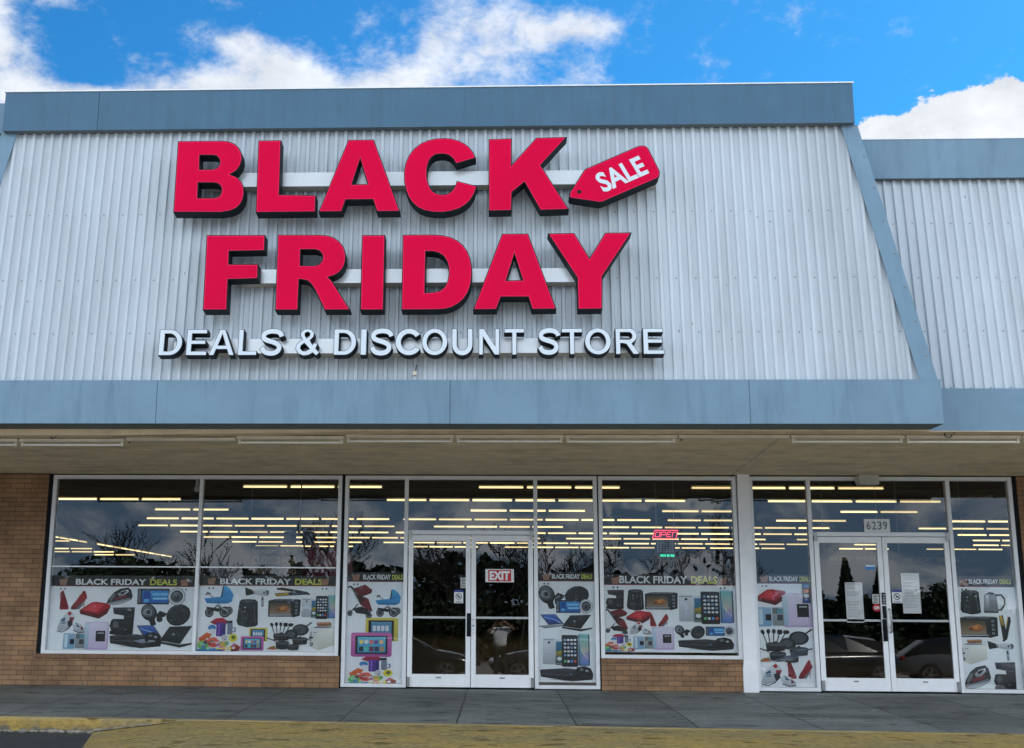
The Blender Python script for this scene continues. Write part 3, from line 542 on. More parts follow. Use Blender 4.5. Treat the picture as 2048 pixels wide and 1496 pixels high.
glazing(-6.50, -2.27, .43, 2.965, (-4.319,), 1.65)
glazing(-2.225, -1.31, 0.012, 2.965)
glazing(.48, 1.385, 0.012, 2.965)
glazing(1.405, 3.355, .43, 2.965, (), None, WAVY)
glazing(3.535, 4.40, 0.012, 2.965)
glazing(6.29, 7.21, 0.012, 2.965)
for q in ((-6.56, -6.502, -.03, .08, .43, 2.97), (-2.268, -2.227, 0, .06, .0, 2.97), (1.387, 1.403, 0, .06, 0, 2.97), (7.212, 7.27, -.03, .08, 0, 2.97)):
    b = MB(); b.box(*q); b.build('dark_reveal', BLACK, store)
def door_bay(x0, x1, mid, flip=False):
    fr = frame_bars([(x0, x1, 2.91, 2.965), (x0, x1, 2.125, 2.185)], store, 'transom_window'); pane(x0, x1, 2.185, 2.91, fr)
    for (a, c, hinge) in ((x0+.012, mid-.004, -1), (mid+.004, x1-.012, 1)):
        z0, z1, st, tr, br = .022, 2.118, .068, .085, .175
        b = MB()
        b.box(a, a+st, -.03, .018, z0, z1); b.box(c-st, c, -.03, .018, z0, z1); b.box(a+st, c-st, -.03, .018, z1-tr, z1); b.box(a+st, c-st, -.03, .018, z0, z0+br)
        d = b.build('door', WHITEP, store, bevel=.004)
        pane(a+st, c-st, z0+br, z1-tr, d, name='door_glass', y=-.004)
        b = MB(); b.box(a+st, c-st, .012, .045, .955, .985); b.build('push_bar', ALU, d)
        xh = a+.02 if hinge < 0 else c-.02
        for zz, hh in ((.03, .13), (2.06, .12)):
            b = MB(); b.box(xh-.02, xh+.02, -.052, -.031, zz, zz+hh); b.build('pivot_hinge', STEEL, d)
        b = MB(); b.box((a+c)/2-.035, (a+c)/2+.035, -.033, -.030, z0+br-.055, z0+br-.035); b.build('door_plate', STEEL, d)
    return fr
door_bay(-1.31, .48, -.41)
door_bay(4.40, 6.29, 5.352)
doors = [o for o in kids(store) if o.name.startswith('door')]
def handle(d, x, z0, z1, plate=True):
    b = MB()
    if plate: b.box(x-.03, x+.03, -.036, -.031, z0-.01, z1+.01)
    b.tube([(x, -.034, z0+.03), (x, -.085, z0+.05), (x, -.095, (z0+z1)/2), (x, -.085, z1-.05), (x, -.034, z1-.03)], .013, 8)
    return b.build('pull_handle', STEEL if not plate else BLACK, d, smooth=False)
handle(doors[0], -.435, .72, 1.02); 
for zz, r_ in ((.86, .014), (.94, .008)):
    b = MB(); b.tube([(-.372, -.031, zz), (-.372, -.042, zz)], r_, 10); b.build('lock_cylinder', STEEL, doors[1])
handle(doors[2], 5.315, .70, .98); handle(doors[3], 5.392, .78, 1.16, False)
b = MB(); b.box(5.30, 5.342, -.055, -.031, 1.19, 1.35); b.box(5.298, 5.344, -.05, -.031, 1.0, 1.17)
for i in range(4): b.box(5.308, 5.334, -.058, -.0555, 1.205+i*.034, 1.225+i*.034, 1)
b.build('keypad_lock', [BLACK, STEEL], doors[2])
b = MB(); b.tube([(5.40, -.031, .88), (5.40, -.045, .88)], .014, 10); b.build('lock_cylinder', STEEL, doors[3])
# ---- inside: one deep dark room
b = MB()
b.add([(-32, .3, 4.6), (30, .3, 4.6), (30, 62, 4.6), (-32, 62, 4.6)], [(0, 1, 2, 3)])
for i in range(24): b.box(-32, 30, 1.5+i*2.4, 1.62+i*2.4, 4.42, 4.6)
b.build('interior_ceiling', CEILM, store)
b = MB(); b.add([(-32, .3, 0), (30, .3, 0), (30, 62, 0), (-32, 62, 0)], [(0, 1, 2, 3)]); b.build('interior_floor', FLOORM, store)
b = MB(); b.box(-32.2, -32, .3, 62, 0, 4.6); b.box(30, 30.2, .3, 62, 0, 4.6); b.box(-32, 30, 62, 62.2, 0, 4.6); b.box(-32, 30, .12, .29, 2.97, 4.6); b.box(-32, -6.6, .26, .29, 0, 2.97); b.box(7.3, 30, .26, .29, 0, 2.97); b.box(-6.6, -2.25, .201, .26, 0, .37); b.box(1.41, 3.34, .201, .26, 0, .37)
b.build('interior_wall', DARKIN, store)

# ------------------------------------------------------------------ wings on either side
wing = thing('shop_wing', 'lower wing with blue top fascia and ribbed cladding set back right of the lettered front', 'building', (8, 0, 0)); wing.location = (0, 0, 0)
cladding('ribbed_cladding', wing, 3.9, 26, 3.9, 26, -3.40, 3.58, -3.15, 6.24, 5.161, (.012, .27, .52, .78), 8)
panel_strip('upper_fascia', wing, 4.0, 26, -3.25, -2.8, 6.217, 6.715, BLUE2, [8.8, 12.2, 15.5, 19, 22], seed=14)
b = MB(); b.box(4.0, 26, -3.262, -2.8, 6.7155, 6.728); b.build('roof_cap', ALU, wing)
panel_strip('lower_fascia', wing, 4.885, 26, -3.497, -3.1, 3.095, 3.585, BLUE2, [8.2, 11.5, 14.8, 18, 22], seed=16)
wl_ = thing('shop_wing', 'wing with blue top fascia just showing at the left edge of the lettered front', 'building', (0, 0, 0))
cladding('ribbed_cladding', wl_, -26, -6.3, -26, -5.9, -3.42, 3.58, -3.1, 6.95, -6.5, (.012, .27, .52, .78), 18)
panel_strip('upper_fascia', wl_, -26, -5.9, -3.2, -2.75, 6.93, 7.34, BLUE2, [-9.2, -12.5, -16, -20], seed=15)
panel_strip('lower_fascia', wl_, -26, -7.245, -3.497, -3.1, 3.107, 3.60, BLUE2, [-10.5, -14, -18, -22], seed=17)

# ------------------------------------------------------------------ lettered signs
TV = Vector((0, .09428, .99555)); NM = Vector((0, -.99555, .09428)); ORG = Vector((0, -3.8263, 3.629))
def mp3(p, off): return Vector((p[0], 0, 0))+ORG+TV*p[1]+NM*off
def channel_letter(ch, rings, parent, f, off0, off1, face_m, trim_m=None, edge=.011):
    rings = [r if (area(r) > 0) == (i == 0) else r[::-1] for i, r in enumerate(rings)]
    fl, tri = tess(rings); n = len(fl); b = MB()
    vs = [mp3(p, off1) for p in fl]+[mp3(p, off0) for p in fl]
    fs = list(tri)+[tuple(n+i for i in t_[::-1]) for t_ in tri]; k = 0
    for r in rings:
        m = len(r)
        for i in range(m): fs.append((k+i, k+(i+1) % m, n+k+(i+1) % m, n+k+i))
        k += m
    b.add(vs, fs); o = recalc(b.build('letter', BLACK, parent))
    def plate(name, d, m, o0, o1):
        ir = [inset(r, d if i == 0 else -d) for i, r in enumerate(rings)]
        fl, tri = tess(ir); n = len(fl); b = MB(); b.add([mp3(p, o1) for p in fl]+[mp3(p, o0) for p in fl], list(tri)); k = 0; fs = []
        for r in ir:
            for i in range(len(r)): fs.append((k+i, k+(i+1) % len(r), n+k+(i+1) % len(r), n+k+i))
            k += len(r)
        b.add(b.v[:], [tuple(x for x in q) for q in fs]); return recalc(b.build(name, m, o))
    if trim_m: plate('trim_cap', edge, trim_m, off1, off1+.004); plate('letter_face', edge+.009, face_m, off1+.004, off1+.007)
    else: plate('letter_face', edge, face_m, off1, off1+.004)
    return o
def raceway(parent, x0, x1, s0, s1, o0, o1):
    b = MB(); c = [(x0, s0), (x1, s0), (x1, s1), (x0, s1)]
    vs = [mp3(p, o0) for p in c]+[mp3(p, o1) for p in c]
    b.add(vs, [(4, 5, 6, 7), (2, 3, 7, 6), (0, 4, 7, 3), (1, 2, 6, 5)], 0); b.add(vs, [(0, 1, 5, 4)], 1)
    return recalc(b.build('raceway', [RACE, RACET], parent))
sgn = thing('channel_letter_sign', 'red raised letters reading BLACK on the ribbed front', 'sign', (0, -4, 5.9), 'raised letter signs on the store front'); sgn.location = (0, 0, 0)
raceway(sgn, -3.45, 1.84, 2.345, 2.525, .03, .17)
for ch in 'BLACK': channel_letter(ch, LET[ch], sgn, 1, .17, .335, REDF, REDT)
sgn = thing('channel_letter_sign', 'red raised letters reading FRIDAY on the ribbed front', 'sign', (0, 0, 0), 'raised letter signs on the store front')
raceway(sgn, -3.0, 1.07, 1.115, 1.285, .03, .17)
for ch in 'FRIDaY': channel_letter(ch, LET[ch], sgn, 1, .17, .335, REDF, REDT)
tg = thing('sale_tag_sign', 'red price tag shaped sign reading SALE beside the letter K', 'sign', (0, 0, 0))
o = channel_letter('tag', LET['tag'], tg, 1, .172, .335, REDF, REDT); o.name = 'tag_body'; kids(o)
b = MB(); pts = [(.923+.025*math.cos(i*.524), 2.164+.025*math.sin(i*.524)) for i in range(12)]
b.add([mp3(p, .345) for p in pts], [tuple(range(12))]); b.build('tag_hole', BLACK, tg)
vs, fs = text_mesh('SALE', .03)
x0 = min(v[0] for v in vs); x1 = max(v[0] for v in vs); z0 = min(v[1] for v in vs); z1 = max(v[1] for v in vs)
bl, br, tl = Vector((1.211, 2.145)), Vector((1.741, 2.392)), Vector((1.093, 2.376))
b = MB(); b.add([mp3(bl+(br-bl)*((v[0]-x0)/(x1-x0))+(tl-bl)*((v[1]-z0)/(z1-z0)), .3455) for v in vs], fs); b.build('tag_lettering', WHF, tg)
# white letters: outlines drawn in a unit box (cap height 1)
def arc(cx, cy, rx, ry, a0, a1, n=10): return [(cx+rx*math.cos(R(a0+(a1-a0)*i/n)), cy+ry*math.sin(R(a0+(a1-a0)*i/n))) for i in range(n+1)]
def stroke(pl, w):
    """polyline -> outline of constant width"""
    pl = [Vector(p) for p in pl]; Lf, Rt = [], []
    for i, p in enumerate(pl):
        d = (pl[min(i+1, len(pl)-1)]-pl[max(i-1, 0)]).normalized(); nn = Vector((-d.y, d.x))*w/2; Lf.append(tuple(p+nn)); Rt.append(tuple(p-nn))
    return Lf+Rt[::-1]
def smooth(pl, k=2):
    for _ in range(k):
        q = [pl[0]]
        for a, b_ in zip(pl[:-1], pl[1:]): q += [(a[0]*.75+b_[0]*.25, a[1]*.75+b_[1]*.25), (a[0]*.25+b_[0]*.75, a[1]*.25+b_[1]*.75)]
        pl = q+[pl[-1]]
    return pl
V_ = .17
GL = {'D': (.83, [[(0, 0)]+arc(.38, .5, .45, .5, -90, 90, 14)+[(0, 1)], [(.2, V_)]+[(.2, 1-V_)]+arc(.36, .5, .265, .5-V_, 90, -90, 12)]),
'E': (.76, [[(0, 0), (.76, 0), (.76, V_), (.2, V_), (.2, .425), (.70, .425), (.70, .585), (.2, .585), (.2, 1-V_), (.74, 1-V_), (.74, 1), (0, 1)]]),
'A': (1.0, [[(0, 0), (.21, 0), (.295, .23), (.7, .23), (.785, 0), (1, 0), (.61, 1), (.39, 1)], [(.36, .39), (.64, .39), (.5, .79)]]),
'L': (.72, [[(0, 0), (.72, 0), (.72, V_), (.2, V_), (.2, 1), (0, 1)]]),
'I': (.2, [[(0, 0), (.2, 0), (.2, 1), (0, 1)]]),
'S': (.86, [stroke(smooth([(.845, .70), (.80, .83), (.68, .905), (.45, .93), (.22, .88), (.125, .76), (.16, .62), (.36, .55), (.60, .48), (.76, .38), (.76, .22), (.64, .10), (.42, .07), (.2, .12), (.085, .32)]), .215)]),
'C': (.92, [stroke(arc(.475, .5, .375, .41, 33, 327, 26), .215)]),
'O': (1.0, [arc(.5, .5, .5, .515, 0, 350, 35), arc(.5, .5, .29, .335, 0, 350, 30)]),
'U': (.82, [stroke([(.10, 1), (.10, .5)]+arc(.41, .40, .31, .32, 180, 360, 14)+[(.72, .5), (.715, 1)], .215)]),
'N': (.83, [[(0, 0), (.185, 0), (.185, .66), (.625, 0), (.83, 0), (.83, 1), (.645, 1), (.645, .36), (.215, 1), (0, 1)]]),
'T': (.83, [[(.315, 0), (.515, 0), (.515, 1-V_), (.83, 1-V_), (.83, 1), (0, 1), (0, 1-V_), (.315, 1-V_)]]),
'R': (.95, [[(0, 0), (.2, 0), (.2, .415), (.30, .415), (.42, .385), (.52, .24), (.68, 0), (.93, 0), (.76, .28), (.64, .40)]+arc(.56, .71, .29, .29, -60, 90, 10)+[(0, 1)], [(.2, .575), (.2, .835)]+arc(.53, .705, .12, .13, 90, -90, 8)]),
'&': (.95, [[((x-1107)/203, (279-y)/205) for x, y in [(1170, 75), (1195, 70), (1230, 78), (1252, 105), (1248, 135), (1222, 162), (1232, 182), (1243, 195), (1252, 180), (1284, 190), (1268, 226), (1301, 258), (1273, 284), (1245, 260), (1215, 278), (1175, 284), (1132, 268), (1108, 232), (1113, 195), (1136, 172), (1160, 158), (1143, 130), (1143, 100)]],
 [((x-1107)/203, (279-y)/205) for x, y in [(1197, 97), (1178, 108), (1180, 126), (1195, 145), (1214, 128), (1216, 107)]], [((x-1107)/203, (279-y)/205) for x, y in [(1176, 186), (1152, 204), (1148, 226), (1166, 244), (1193, 244), (1217, 228)]]])}
sgn = thing('channel_letter_sign', 'white raised letters reading DEALS & DISCOUNT STORE above the lower blue fascia', 'sign', (0, 0, 0), 'raised letter signs on the store front')
raceway(sgn, -3.72, 1.79, .262, .435, .03, .17)
for ch, x0, x1, z0, z1 in WL:
    w, rings = GL[ch]; b0, b1 = .194+(.004 if x0 > .4 else 0), .505
    rg = [[(x0+p[0]/w*(x1-x0), b0+p[1]*(b1-b0)) for p in r] for r in rings]
    channel_letter(ch, rg, sgn, 1, .17, .305, WHF, None, .006)
b = MB(); b.tube([mp3((-.955, .05), .05), mp3((-.95, .10), .06), mp3((-.945, .16), .04)], .006, 6, 1); b.box(-.985, -.94, -3.885, -3.855, 3.67, 3.715)
tag(b.build('cable_end', [CHAN, BLACK]), 'small pale cable end dangling below the white lettering', 'cable')

# ------------------------------------------------------------------ strip lights under the canopy
def strip_light(x0, x1, lamp):
    y = -3.27; z = soffit_z((x0+x1)/2, y)-.008
    o = thing('strip_light', 'x', 'light fixture', ((x0+x1)/2, y, z), 'strip lights under the canopy'); h = (x1-x0)/2
    b = MB(); b.box(-h+.002, h-.002, -.04, .04, -.034, 0); b.box(-h+.004, h-.004, -.056, -.043, -.040, -.030); b.build('channel', CHAN, o, bevel=.004)
    if lamp:
        b = MB(); b.tube([(-h+.05, 0, -.072), (h-.05, 0, -.072)], .0125, 10); b.build('lamp_tube', TUBEOFF, o, smooth=False)
        for s in (-1, 1):
            b = MB(); b.box(s*(h-.035)-.014, s*(h-.035)+.014, -.018, .018, -.09, -.036); b.build('lamp_holder', CHAN, o, bevel=.003)
    else:
        b = MB(); b.box(-h+.03, -h+.05, -.01, .01, -.06, -.047); b.build('loose_wire', BLACK, o)
    return o
ord_ = ['leftmost', 'second', 'third', 'fourth', 'fifth', 'sixth', 'seventh', 'eighth', 'ninth', 'tenth']
spots = [(-6.98, -5.71, 1), (-5.70, -4.43, 1), (-4.42, -3.11, 0), (-3.10, -1.82, 1), (-1.81, -.53, 1), (-.52, .75, 1), (.76, 2.06, 1), (2.07, 3.35, 0), (3.36, 4.66, 1), (4.67, 5.98, 1), (5.99, 7.27, 1)]
lab = ['cream strip light with unlit tube, leftmost under the canopy, partly cut by the photo edge', 'cream strip light with unlit tube left of the first bare channel', 'bare strip light channel without a tube above the left window', 'cream strip light with unlit tube just right of the first bare channel',
 'cream strip light with unlit tube above the left edge of the EXIT doorway', 'cream strip light with unlit tube above the EXIT door', 'cream strip light with unlit tube just left of the second bare channel', 'bare strip light channel without a tube above the white column',
 'cream strip light with unlit tube just right of the second bare channel', 'cream strip light with unlit tube above the door numbered 6239', 'cream strip light with unlit tube at the right end of the canopy']
for (a, c, l), t_ in zip(spots, lab): strip_light(a, c, l)['label'] = t_
b = MB(); b.box(5.05, 5.33, -.17, -.012, 2.84, 2.985); b.box(5.03, 5.052, -.15, -.03, 2.86, 2.95)
tag(b.build('wall_box', mat('beige_box', (.45, .44, .40), .5), bevel=.006), 'beige electrical box fixed over the door numbered 6239', 'box')
b = MB()
for k in range(9): a = k*.7; b.tube([(5.12+.05*math.cos(a), -3.46+.01*k, 3.07+.035*math.sin(a)), (5.12+.05*math.cos(a+.7), -3.45+.01*k, 3.07+.035*math.sin(a+.7))], .006, 5)
tag(b.build('coiled_wire', BLACK), 'small black coil of wire hanging at the right end of the fascia', 'wire')
b = MB(); b.tube([(-5.28, -3.44, 3.05), (-5.25, -3.44, 3.0), (-5.21, -3.44, 3.02), (-5.2, -3.44, 3.04)], .006, 6)
tag(b.build('hook', BLACK), 'small black hook under the canopy near the left end', 'hook')

# ------------------------------------------------------------------ printed product pictures (unit boxes, y down)
def mixcol(a, c, t_): return tuple(a[i]+(c[i]-a[i])*t_ for i in range(3))
K_ = (14, 16, 20); K2 = (40, 44, 50); G1 = (105, 112, 118); G2 = (165, 172, 178); WH = (222, 228, 232); RD = (172, 20, 36); RD2 = (104, 10, 22)
def E_(c, cx, cy, rx, ry=None, rot=0, n=22):
    ry = rx if ry is None else ry; a = R(rot)
    return (c, [(cx+rx*math.cos(t)*math.cos(a)-ry*math.sin(t)*math.sin(a), cy+rx*math.cos(t)*math.sin(a)+ry*math.sin(t)*math.cos(a)) for t in [2*math.pi*i/n for i in range(n)]])
def Q(c, x0, y0, x1, y1): return (c, [(x0, y0), (x1, y0), (x1, y1), (x0, y1)])
def RQ(c, x0, y0, x1, y1, r, ry=None):
    ry = ry or r; p = []
    for cx, cy, a in ((x1-r, y0+ry, -90), (x1-r, y1-ry, 0), (x0+r, y1-ry, 90), (x0+r, y0+ry, 180)):
        p += [(cx+r*math.cos(R(a+30*i)), cy+ry*math.sin(R(a+30*i))) for i in range(4)]
    return (c, p)
def P_(c, *f): return (c, [(f[i], f[i+1]) for i in range(0, len(f), 2)])
def L_(c, w, *f):
    pl = [(f[i], f[i+1]) for i in range(0, len(f), 2)]; return (c, stroke(pl, w))
def spk(cx, cy, rx, ry, lightrim=False):
    return [E_(G2 if lightrim else K_, cx, cy, rx, ry), E_(WH if lightrim else K2, cx, cy, rx*.86, ry*.86), E_((K2, G1), cx, cy, rx*.72, ry*.72), E_((G1, K2), cx, cy, rx*.5, ry*.5), E_(K_, cx, cy, rx*.24, ry*.24), E_(G1, cx-.01, cy-.02, rx*.1, ry*.1)]
def wheel(cx, cy, r, ry): return [E_(K_, cx, cy, r, ry), E_(G2, cx, cy, r*.72, ry*.72), E_((70, 74, 80), cx, cy, r*.62, ry*.62), E_(K_, cx, cy, r*.25, ry*.25)]
PIC = {}
PIC['heels'] = [P_((RD, RD2), 0, .2, .05, .04, .12, 0, .2, .28, .28, .58, .36, .92, .33, .99, .05, 1, .02, .95, .03, .5), P_(RD2, .04, .1, .11, .03, .19, .3, .27, .6, .22, .62, .1, .4), P_((150, 14, 30), .05, .9, .34, .86, .33, .99, .05, 1),
 P_((RD, RD2), .42, .93, .5, .72, .62, .5, .74, .24, .86, 0, .93, .06, .99, .28, 1, .42, .93, .5, .9, .62, .78, .78, .66, .98, .48, 1), P_((175, 165, 165), .93, .5, .96, .44, .9, .96, .875, .97, .86, .66), P_(G1, .62, .96, .78, .72, .87, .62, .86, .75, .74, .98), P_(RD2, .84, .05, .9, .1, .93, .3, .85, .24)]
PIC['towels'] = [P_((RD2, (90, 8, 20)), 0, .52, .02, .72, .64, 1, .9, .7, 1, .3, .96, .2), P_((RD, (165, 20, 34)), 0, .5, .38, .03, .55, 0, .98, .12, 1, .26, .6, .74), P_((212, 50, 64), .12, .48, .4, .1, .8, .16, .58, .6), L_((90, 8, 20), .025, .01, .58, .62, .84, .92, .5), L_((90, 8, 20), .025, .02, .66, .64, .92, .9, .6), E_((230, 90, 100), .5, .28, .05, .04)]
PIC['iron'] = [P_((K2, K_), 0, .95, .1, .62, .28, .28, .5, .08, .82, 0, .93, .14, 1, .5, .95, .68, .6, .9, .3, 1), P_(G2, .03, .93, .96, .62, .97, .69, .6, .92, .3, 1), P_((WH, G1), .42, .38, .58, .2, .82, .12, .84, .24, .66, .46, .5, .52), P_((118, 26, 44), .3, .58, .62, .5, .74, .42, .8, .5, .62, .64, .34, .7), P_(G1, .14, .62, .28, .36, .38, .34, .3, .58, .16, .8), P_(K_, .5, .3, .62, .22, .78, .19, .6, .4), L_((150, 156, 160), .03, .1, .85, .5, .74, .9, .58)]
PIC['stereo'] = [RQ((K2, K_), 0, .06, .66, .95, .02), Q(((60, 150, 215), (25, 95, 175)), .1, .17, .64, .88), Q((120, 195, 235), .3, .3, .62, .46), Q((150, 210, 240), .32, .56, .62, .68), Q((30, 80, 160), .12, .2, .27, .8), Q((90, 180, 230), .14, .65, .24, .82), Q(G1, .02, .12, .07, .86), E_((70, 190, 230), .045, .3, .015, .03)]+spk(.815, .5, .185, .5, True)
PIC['woofer'] = [P_(K_, .6, .45, .72, .3, 1, .42, .93, .56, .8, .62, .82, .78, .7, .84, .6, .7), E_(K2, .72, .7, .12, .13), P_(K_, .3, .74, .52, .62, .6, .95, .44, 1, .38, .96), E_((K2, K_), .3, .38, .3, .4, -18), E_((G1, K_), .28, .36, .24, .33, -18), E_((G2, K2), .25, .42, .17, .22, -18), E_(K2, .28, .36, .08, .11), L_(G2, .02, .02, .4, .2, .46, .36, .5)]
PIC['grille'] = [E_(K_, .5, .52, .52, .46, -38), E_((K2, (34, 38, 42)), .46, .5, .46, .42, -38), L_(G1, .015, .93, .2, .99, .45, .9, .75, .72, .93), L_((78, 84, 90), .03, .1, .4, .3, .18, .55, .1)]
PIC['sneakers'] = [P_((WH, G2), .02, .8, .1, .45, .3, .14, .42, 0, .55, .1, .62, .32, .52, .62, .38, .82, .12, .92), P_(RD, .34, .14, .44, .03, .5, .14, .44, .24), P_((36, 90, 120), .14, .42, .28, .3, .3, .58, .16, .6), P_((150, 30, 44), .44, .3, .6, .3, .52, .6, .42, .66), L_(K_, .035, .02, .9, .2, .96, .38, .84, .55, .6), P_((34, 36, 44), .36, .5, .5, .38, .56, .6, .42, .74),
 P_((WH, G2), .55, .6, .66, .5, .84, .6, 1, .82, .98, .94, .8, .97, .62, .88), P_((36, 90, 120), .66, .54, .76, .6, .82, .74, .7, .72), P_(RD2, .84, .66, .95, .82, .86, .86), L_(K_, .035, .6, .88, .78, .98, .99, .95), L_(WH, .02, .14, .5, .3, .44), L_(WH, .02, .16, .56, .3, .52), L_(WH, .02, .68, .6, .8, .66)]
PIC['coffee'] = [P_((K2, K_), .08, .02, 1, 0, 1, .16, .97, .95, .6, 1, .55, .3, .12, .24), P_((62, 66, 72), .08, .02, 1, 0, .98, .1, .1, .12), RQ((K_, K2), .02, .42, .62, .86, .12), E_((80, 88, 94), .22, .6, .1, .12), P_(K_, 0, .84, .9, .8, .92, .96, .36, 1, 0, .95), L_(G2, .02, .62, .8, .7, .78), L_(G1, .02, .34, .5, .34, .72), L_(K_, .05, .06, .5, 0, .66, .08, .8), L_(G1, .012, .64, .34, .94, .3)]
PIC['packs'] = [RQ(((205, 200, 222), (190, 168, 205)), .46, 0, 1, .99, .06, .04), RQ(((225, 222, 236), (205, 190, 218)), .5, .03, .97, .93, .05, .04), Q(K_, .72, .32, .93, .7), Q(G2, .76, .38, .9, .42), P_(((205, 222, 232), (150, 185, 205)), .46, .16, .56, .02, .56, .95, .46, .9), RQ(((150, 180, 205), (120, 165, 195)), 0, .42, .26, .97, .03), Q((205, 225, 235), .03, .46, .1, .92), Q(K_, .15, .62, .25, .8), RQ((G2, (130, 140, 140)), .27, .42, .48, .95, .03), Q((95, 110, 110), .28, .44, .4, .6), Q((60, 65, 68), .36, .63, .46, .8), Q((90, 150, 165), .36, .46, .46, .6)]
PIC['laptops'] = [P_((G1, K2), 0, .02, .3, 0, .46, .5, .16, .55), P_(((60, 110, 190), (20, 50, 120)), .03, .05, .29, .03, .43, .46, .17, .5), L_((150, 190, 235), .03, .08, .15, .3, .3, .4, .46), P_((G2, G1), -.04, .62, .16, .55, .44, .52, .5, .6, .1, .74), P_((K2, K_), .58, .06, .98, .02, .78, .74, .42, .62), E_((120, 128, 134), .66, .36, .03, .05), P_((K_, K2), .42, .64, .78, .76, 1, .68, .98, .76, .78, .88, .42, .72)]
PIC['console'] = [P_((K2, K_), 0, .26, .5, .18, .9, .3, 1, .56, .98, .86, .6, .98, .02, .7), P_((58, 62, 68), 0, .24, .5, .14, .92, .28, .6, .36), L_(G1, .02, .02, .5, .6, .6), P_(K_, .66, .34, .7, .08, .84, .0, .95, .14, 1, .5, .94, .72, .86, .5, .76, .48, .7, .66), E_(G1, .78, .22, .04, .09), E_(G2, .88, .3, .03, .07), E_((90, 140, 200), .58, .52, .015, .04), L_((98, 102, 106), .02, .2, .84, .6, .96)]
PIC['pram'] = wheel(.19, .84, .15, .15)+wheel(.72, .82, .19, .17)+wheel(.86, .78, .12, .13)+[L_(K2, .045, .2, .84, .46, .62, .72, .82), L_(G2, .04, .1, .24, .3, .36, .62, .7, .84, .8), P_(K_, .08, .66, .62, .72, .5, .82, .12, .74), L_(K_, .045, .06, .3, .1, .22, .2, .26),
 P_(((70, 165, 215), (30, 110, 170)), 0, .4, .98, .3, .94, .5, .78, .56, .1, .55), P_(((95, 190, 235), (36, 130, 195)), .56, .33, .62, .02, .7, .0, .86, .1, 1, .3, .62, .38), L_((30, 90, 140), .012, .58, .34, .76, .05), L_((30, 90, 140), .012, .58, .34, .9, .16), P_(K_, .56, .36, .62, .02, .66, .02, .6, .36)]
PIC['stroller'] = wheel(.1, .86, .1, .09)+wheel(.84, .93, .13, .08)+[L_(K_, .05, .02, .09, .1, .05, .2, .12, .5, .52, .92, .9), L_(K2, .035, .1, .86, .42, .58), P_(((120, 20, 34), (80, 10, 22)), .22, .12, .68, 0, .96, .16, .92, .26, .58, .36, .4, .32), P_((60, 10, 18), .36, .3, .58, .36, .76, .4, .62, .62, .48, .58), P_(((130, 24, 36), (92, 14, 26)), .5, .6, .8, .4, .98, .78, .9, .84), P_(K_, .2, .72, .56, .66, .92, .82, .86, .9, .36, .86), L_(G1, .02, .12, .09, .46, .54)]
PIC['dryer'] = [P_((K2, K_), 0, .02, .32, .16, .36, .36, .05, .44, .02, .3), P_((WH, G2), .34, .17, .7, .1, .9, .14, 1, .3, .94, .44, .7, .44, .38, .37), E_(G1, .93, .28, .06, .13), E_(K_, .78, .28, .03, .06), E_(K_, .88, .22, .025, .05), P_((WH, G1), .66, .42, .8, .42, .78, .98, .7, 1), P_(K_, .71, .5, .76, .5, .76, .7, .7, .66), L_(K2, .025, .38, .2, .36, .36)]
PIC['straightener'] = [P_((K2, K_), .05, .05, .2, 0, .9, .42, 1, .7, .97, .8, .45, .42, .06, .25), P_((K2, K_), 0, .62, .45, .48, .9, .48, .97, .68, .88, .76, .4, .85, .03, .95), P_(((205, 175, 80), (150, 120, 40)), 0, .7, .38, .55, .4, .78, .03, .94), L_((225, 195, 90), .05, .1, .25, .4, .42)]
PIC['fryer'] = [P_((K2, K_), .1, .08, .2, .02, .5, 0, .84, .02, .95, .1, .99, .9, .9, .96, .5, 1, .08, .92, 0, .8), P_((80, 86, 92), .12, .08, .5, .03, .92, .1, .5, .14), P_((44, 48, 53), .22, .18, .5, .16, .52, .96, .18, .9), RQ(K_, .28, .22, .48, .56, .05), E_(G2, .37, .3, .05, .03), E_(G1, .37, .44, .06, .04), L_(G1, .02, .8, .18, .86, .85), L_((90, 96, 100), .03, .2, .66, .5, .7)]
PIC['oven'] = [P_((G1, K2), .02, .1, .2, .02, .92, .02, 1, .06, .72, .12), E_(G1, .33, .06, .14, .05), E_(G1, .66, .06, .14, .05), RQ((K2, K_), 0, .1, .76, .92, .02), P_(((40, 42, 46), K_), .76, .1, 1, .06, .98, .86, .76, .96), RQ(((70, 58, 44), (150, 130, 105)), .05, .2, .7, .78, .03), P_(((190, 130, 70), (140, 75, 35)), .25, .62, .3, .44, .42, .4, .5, .34, .6, .42, .64, .58, .5, .68), E_((205, 140, 75), .44, .5, .07, .08), E_((120, 60, 28), .32, .56, .05, .06), L_((30, 110, 60), .02, .2, .64, .35, .68), L_(G2, .03, .04, .86, .72, .84), Q(G2, .02, .80, .74, .84)]+[E_(G2, .87, y, .035, .05) for y in (.22, .4, .58, .75)]+[E_(K_, .87, y, .02, .03) for y in (.22, .4, .58, .75)]
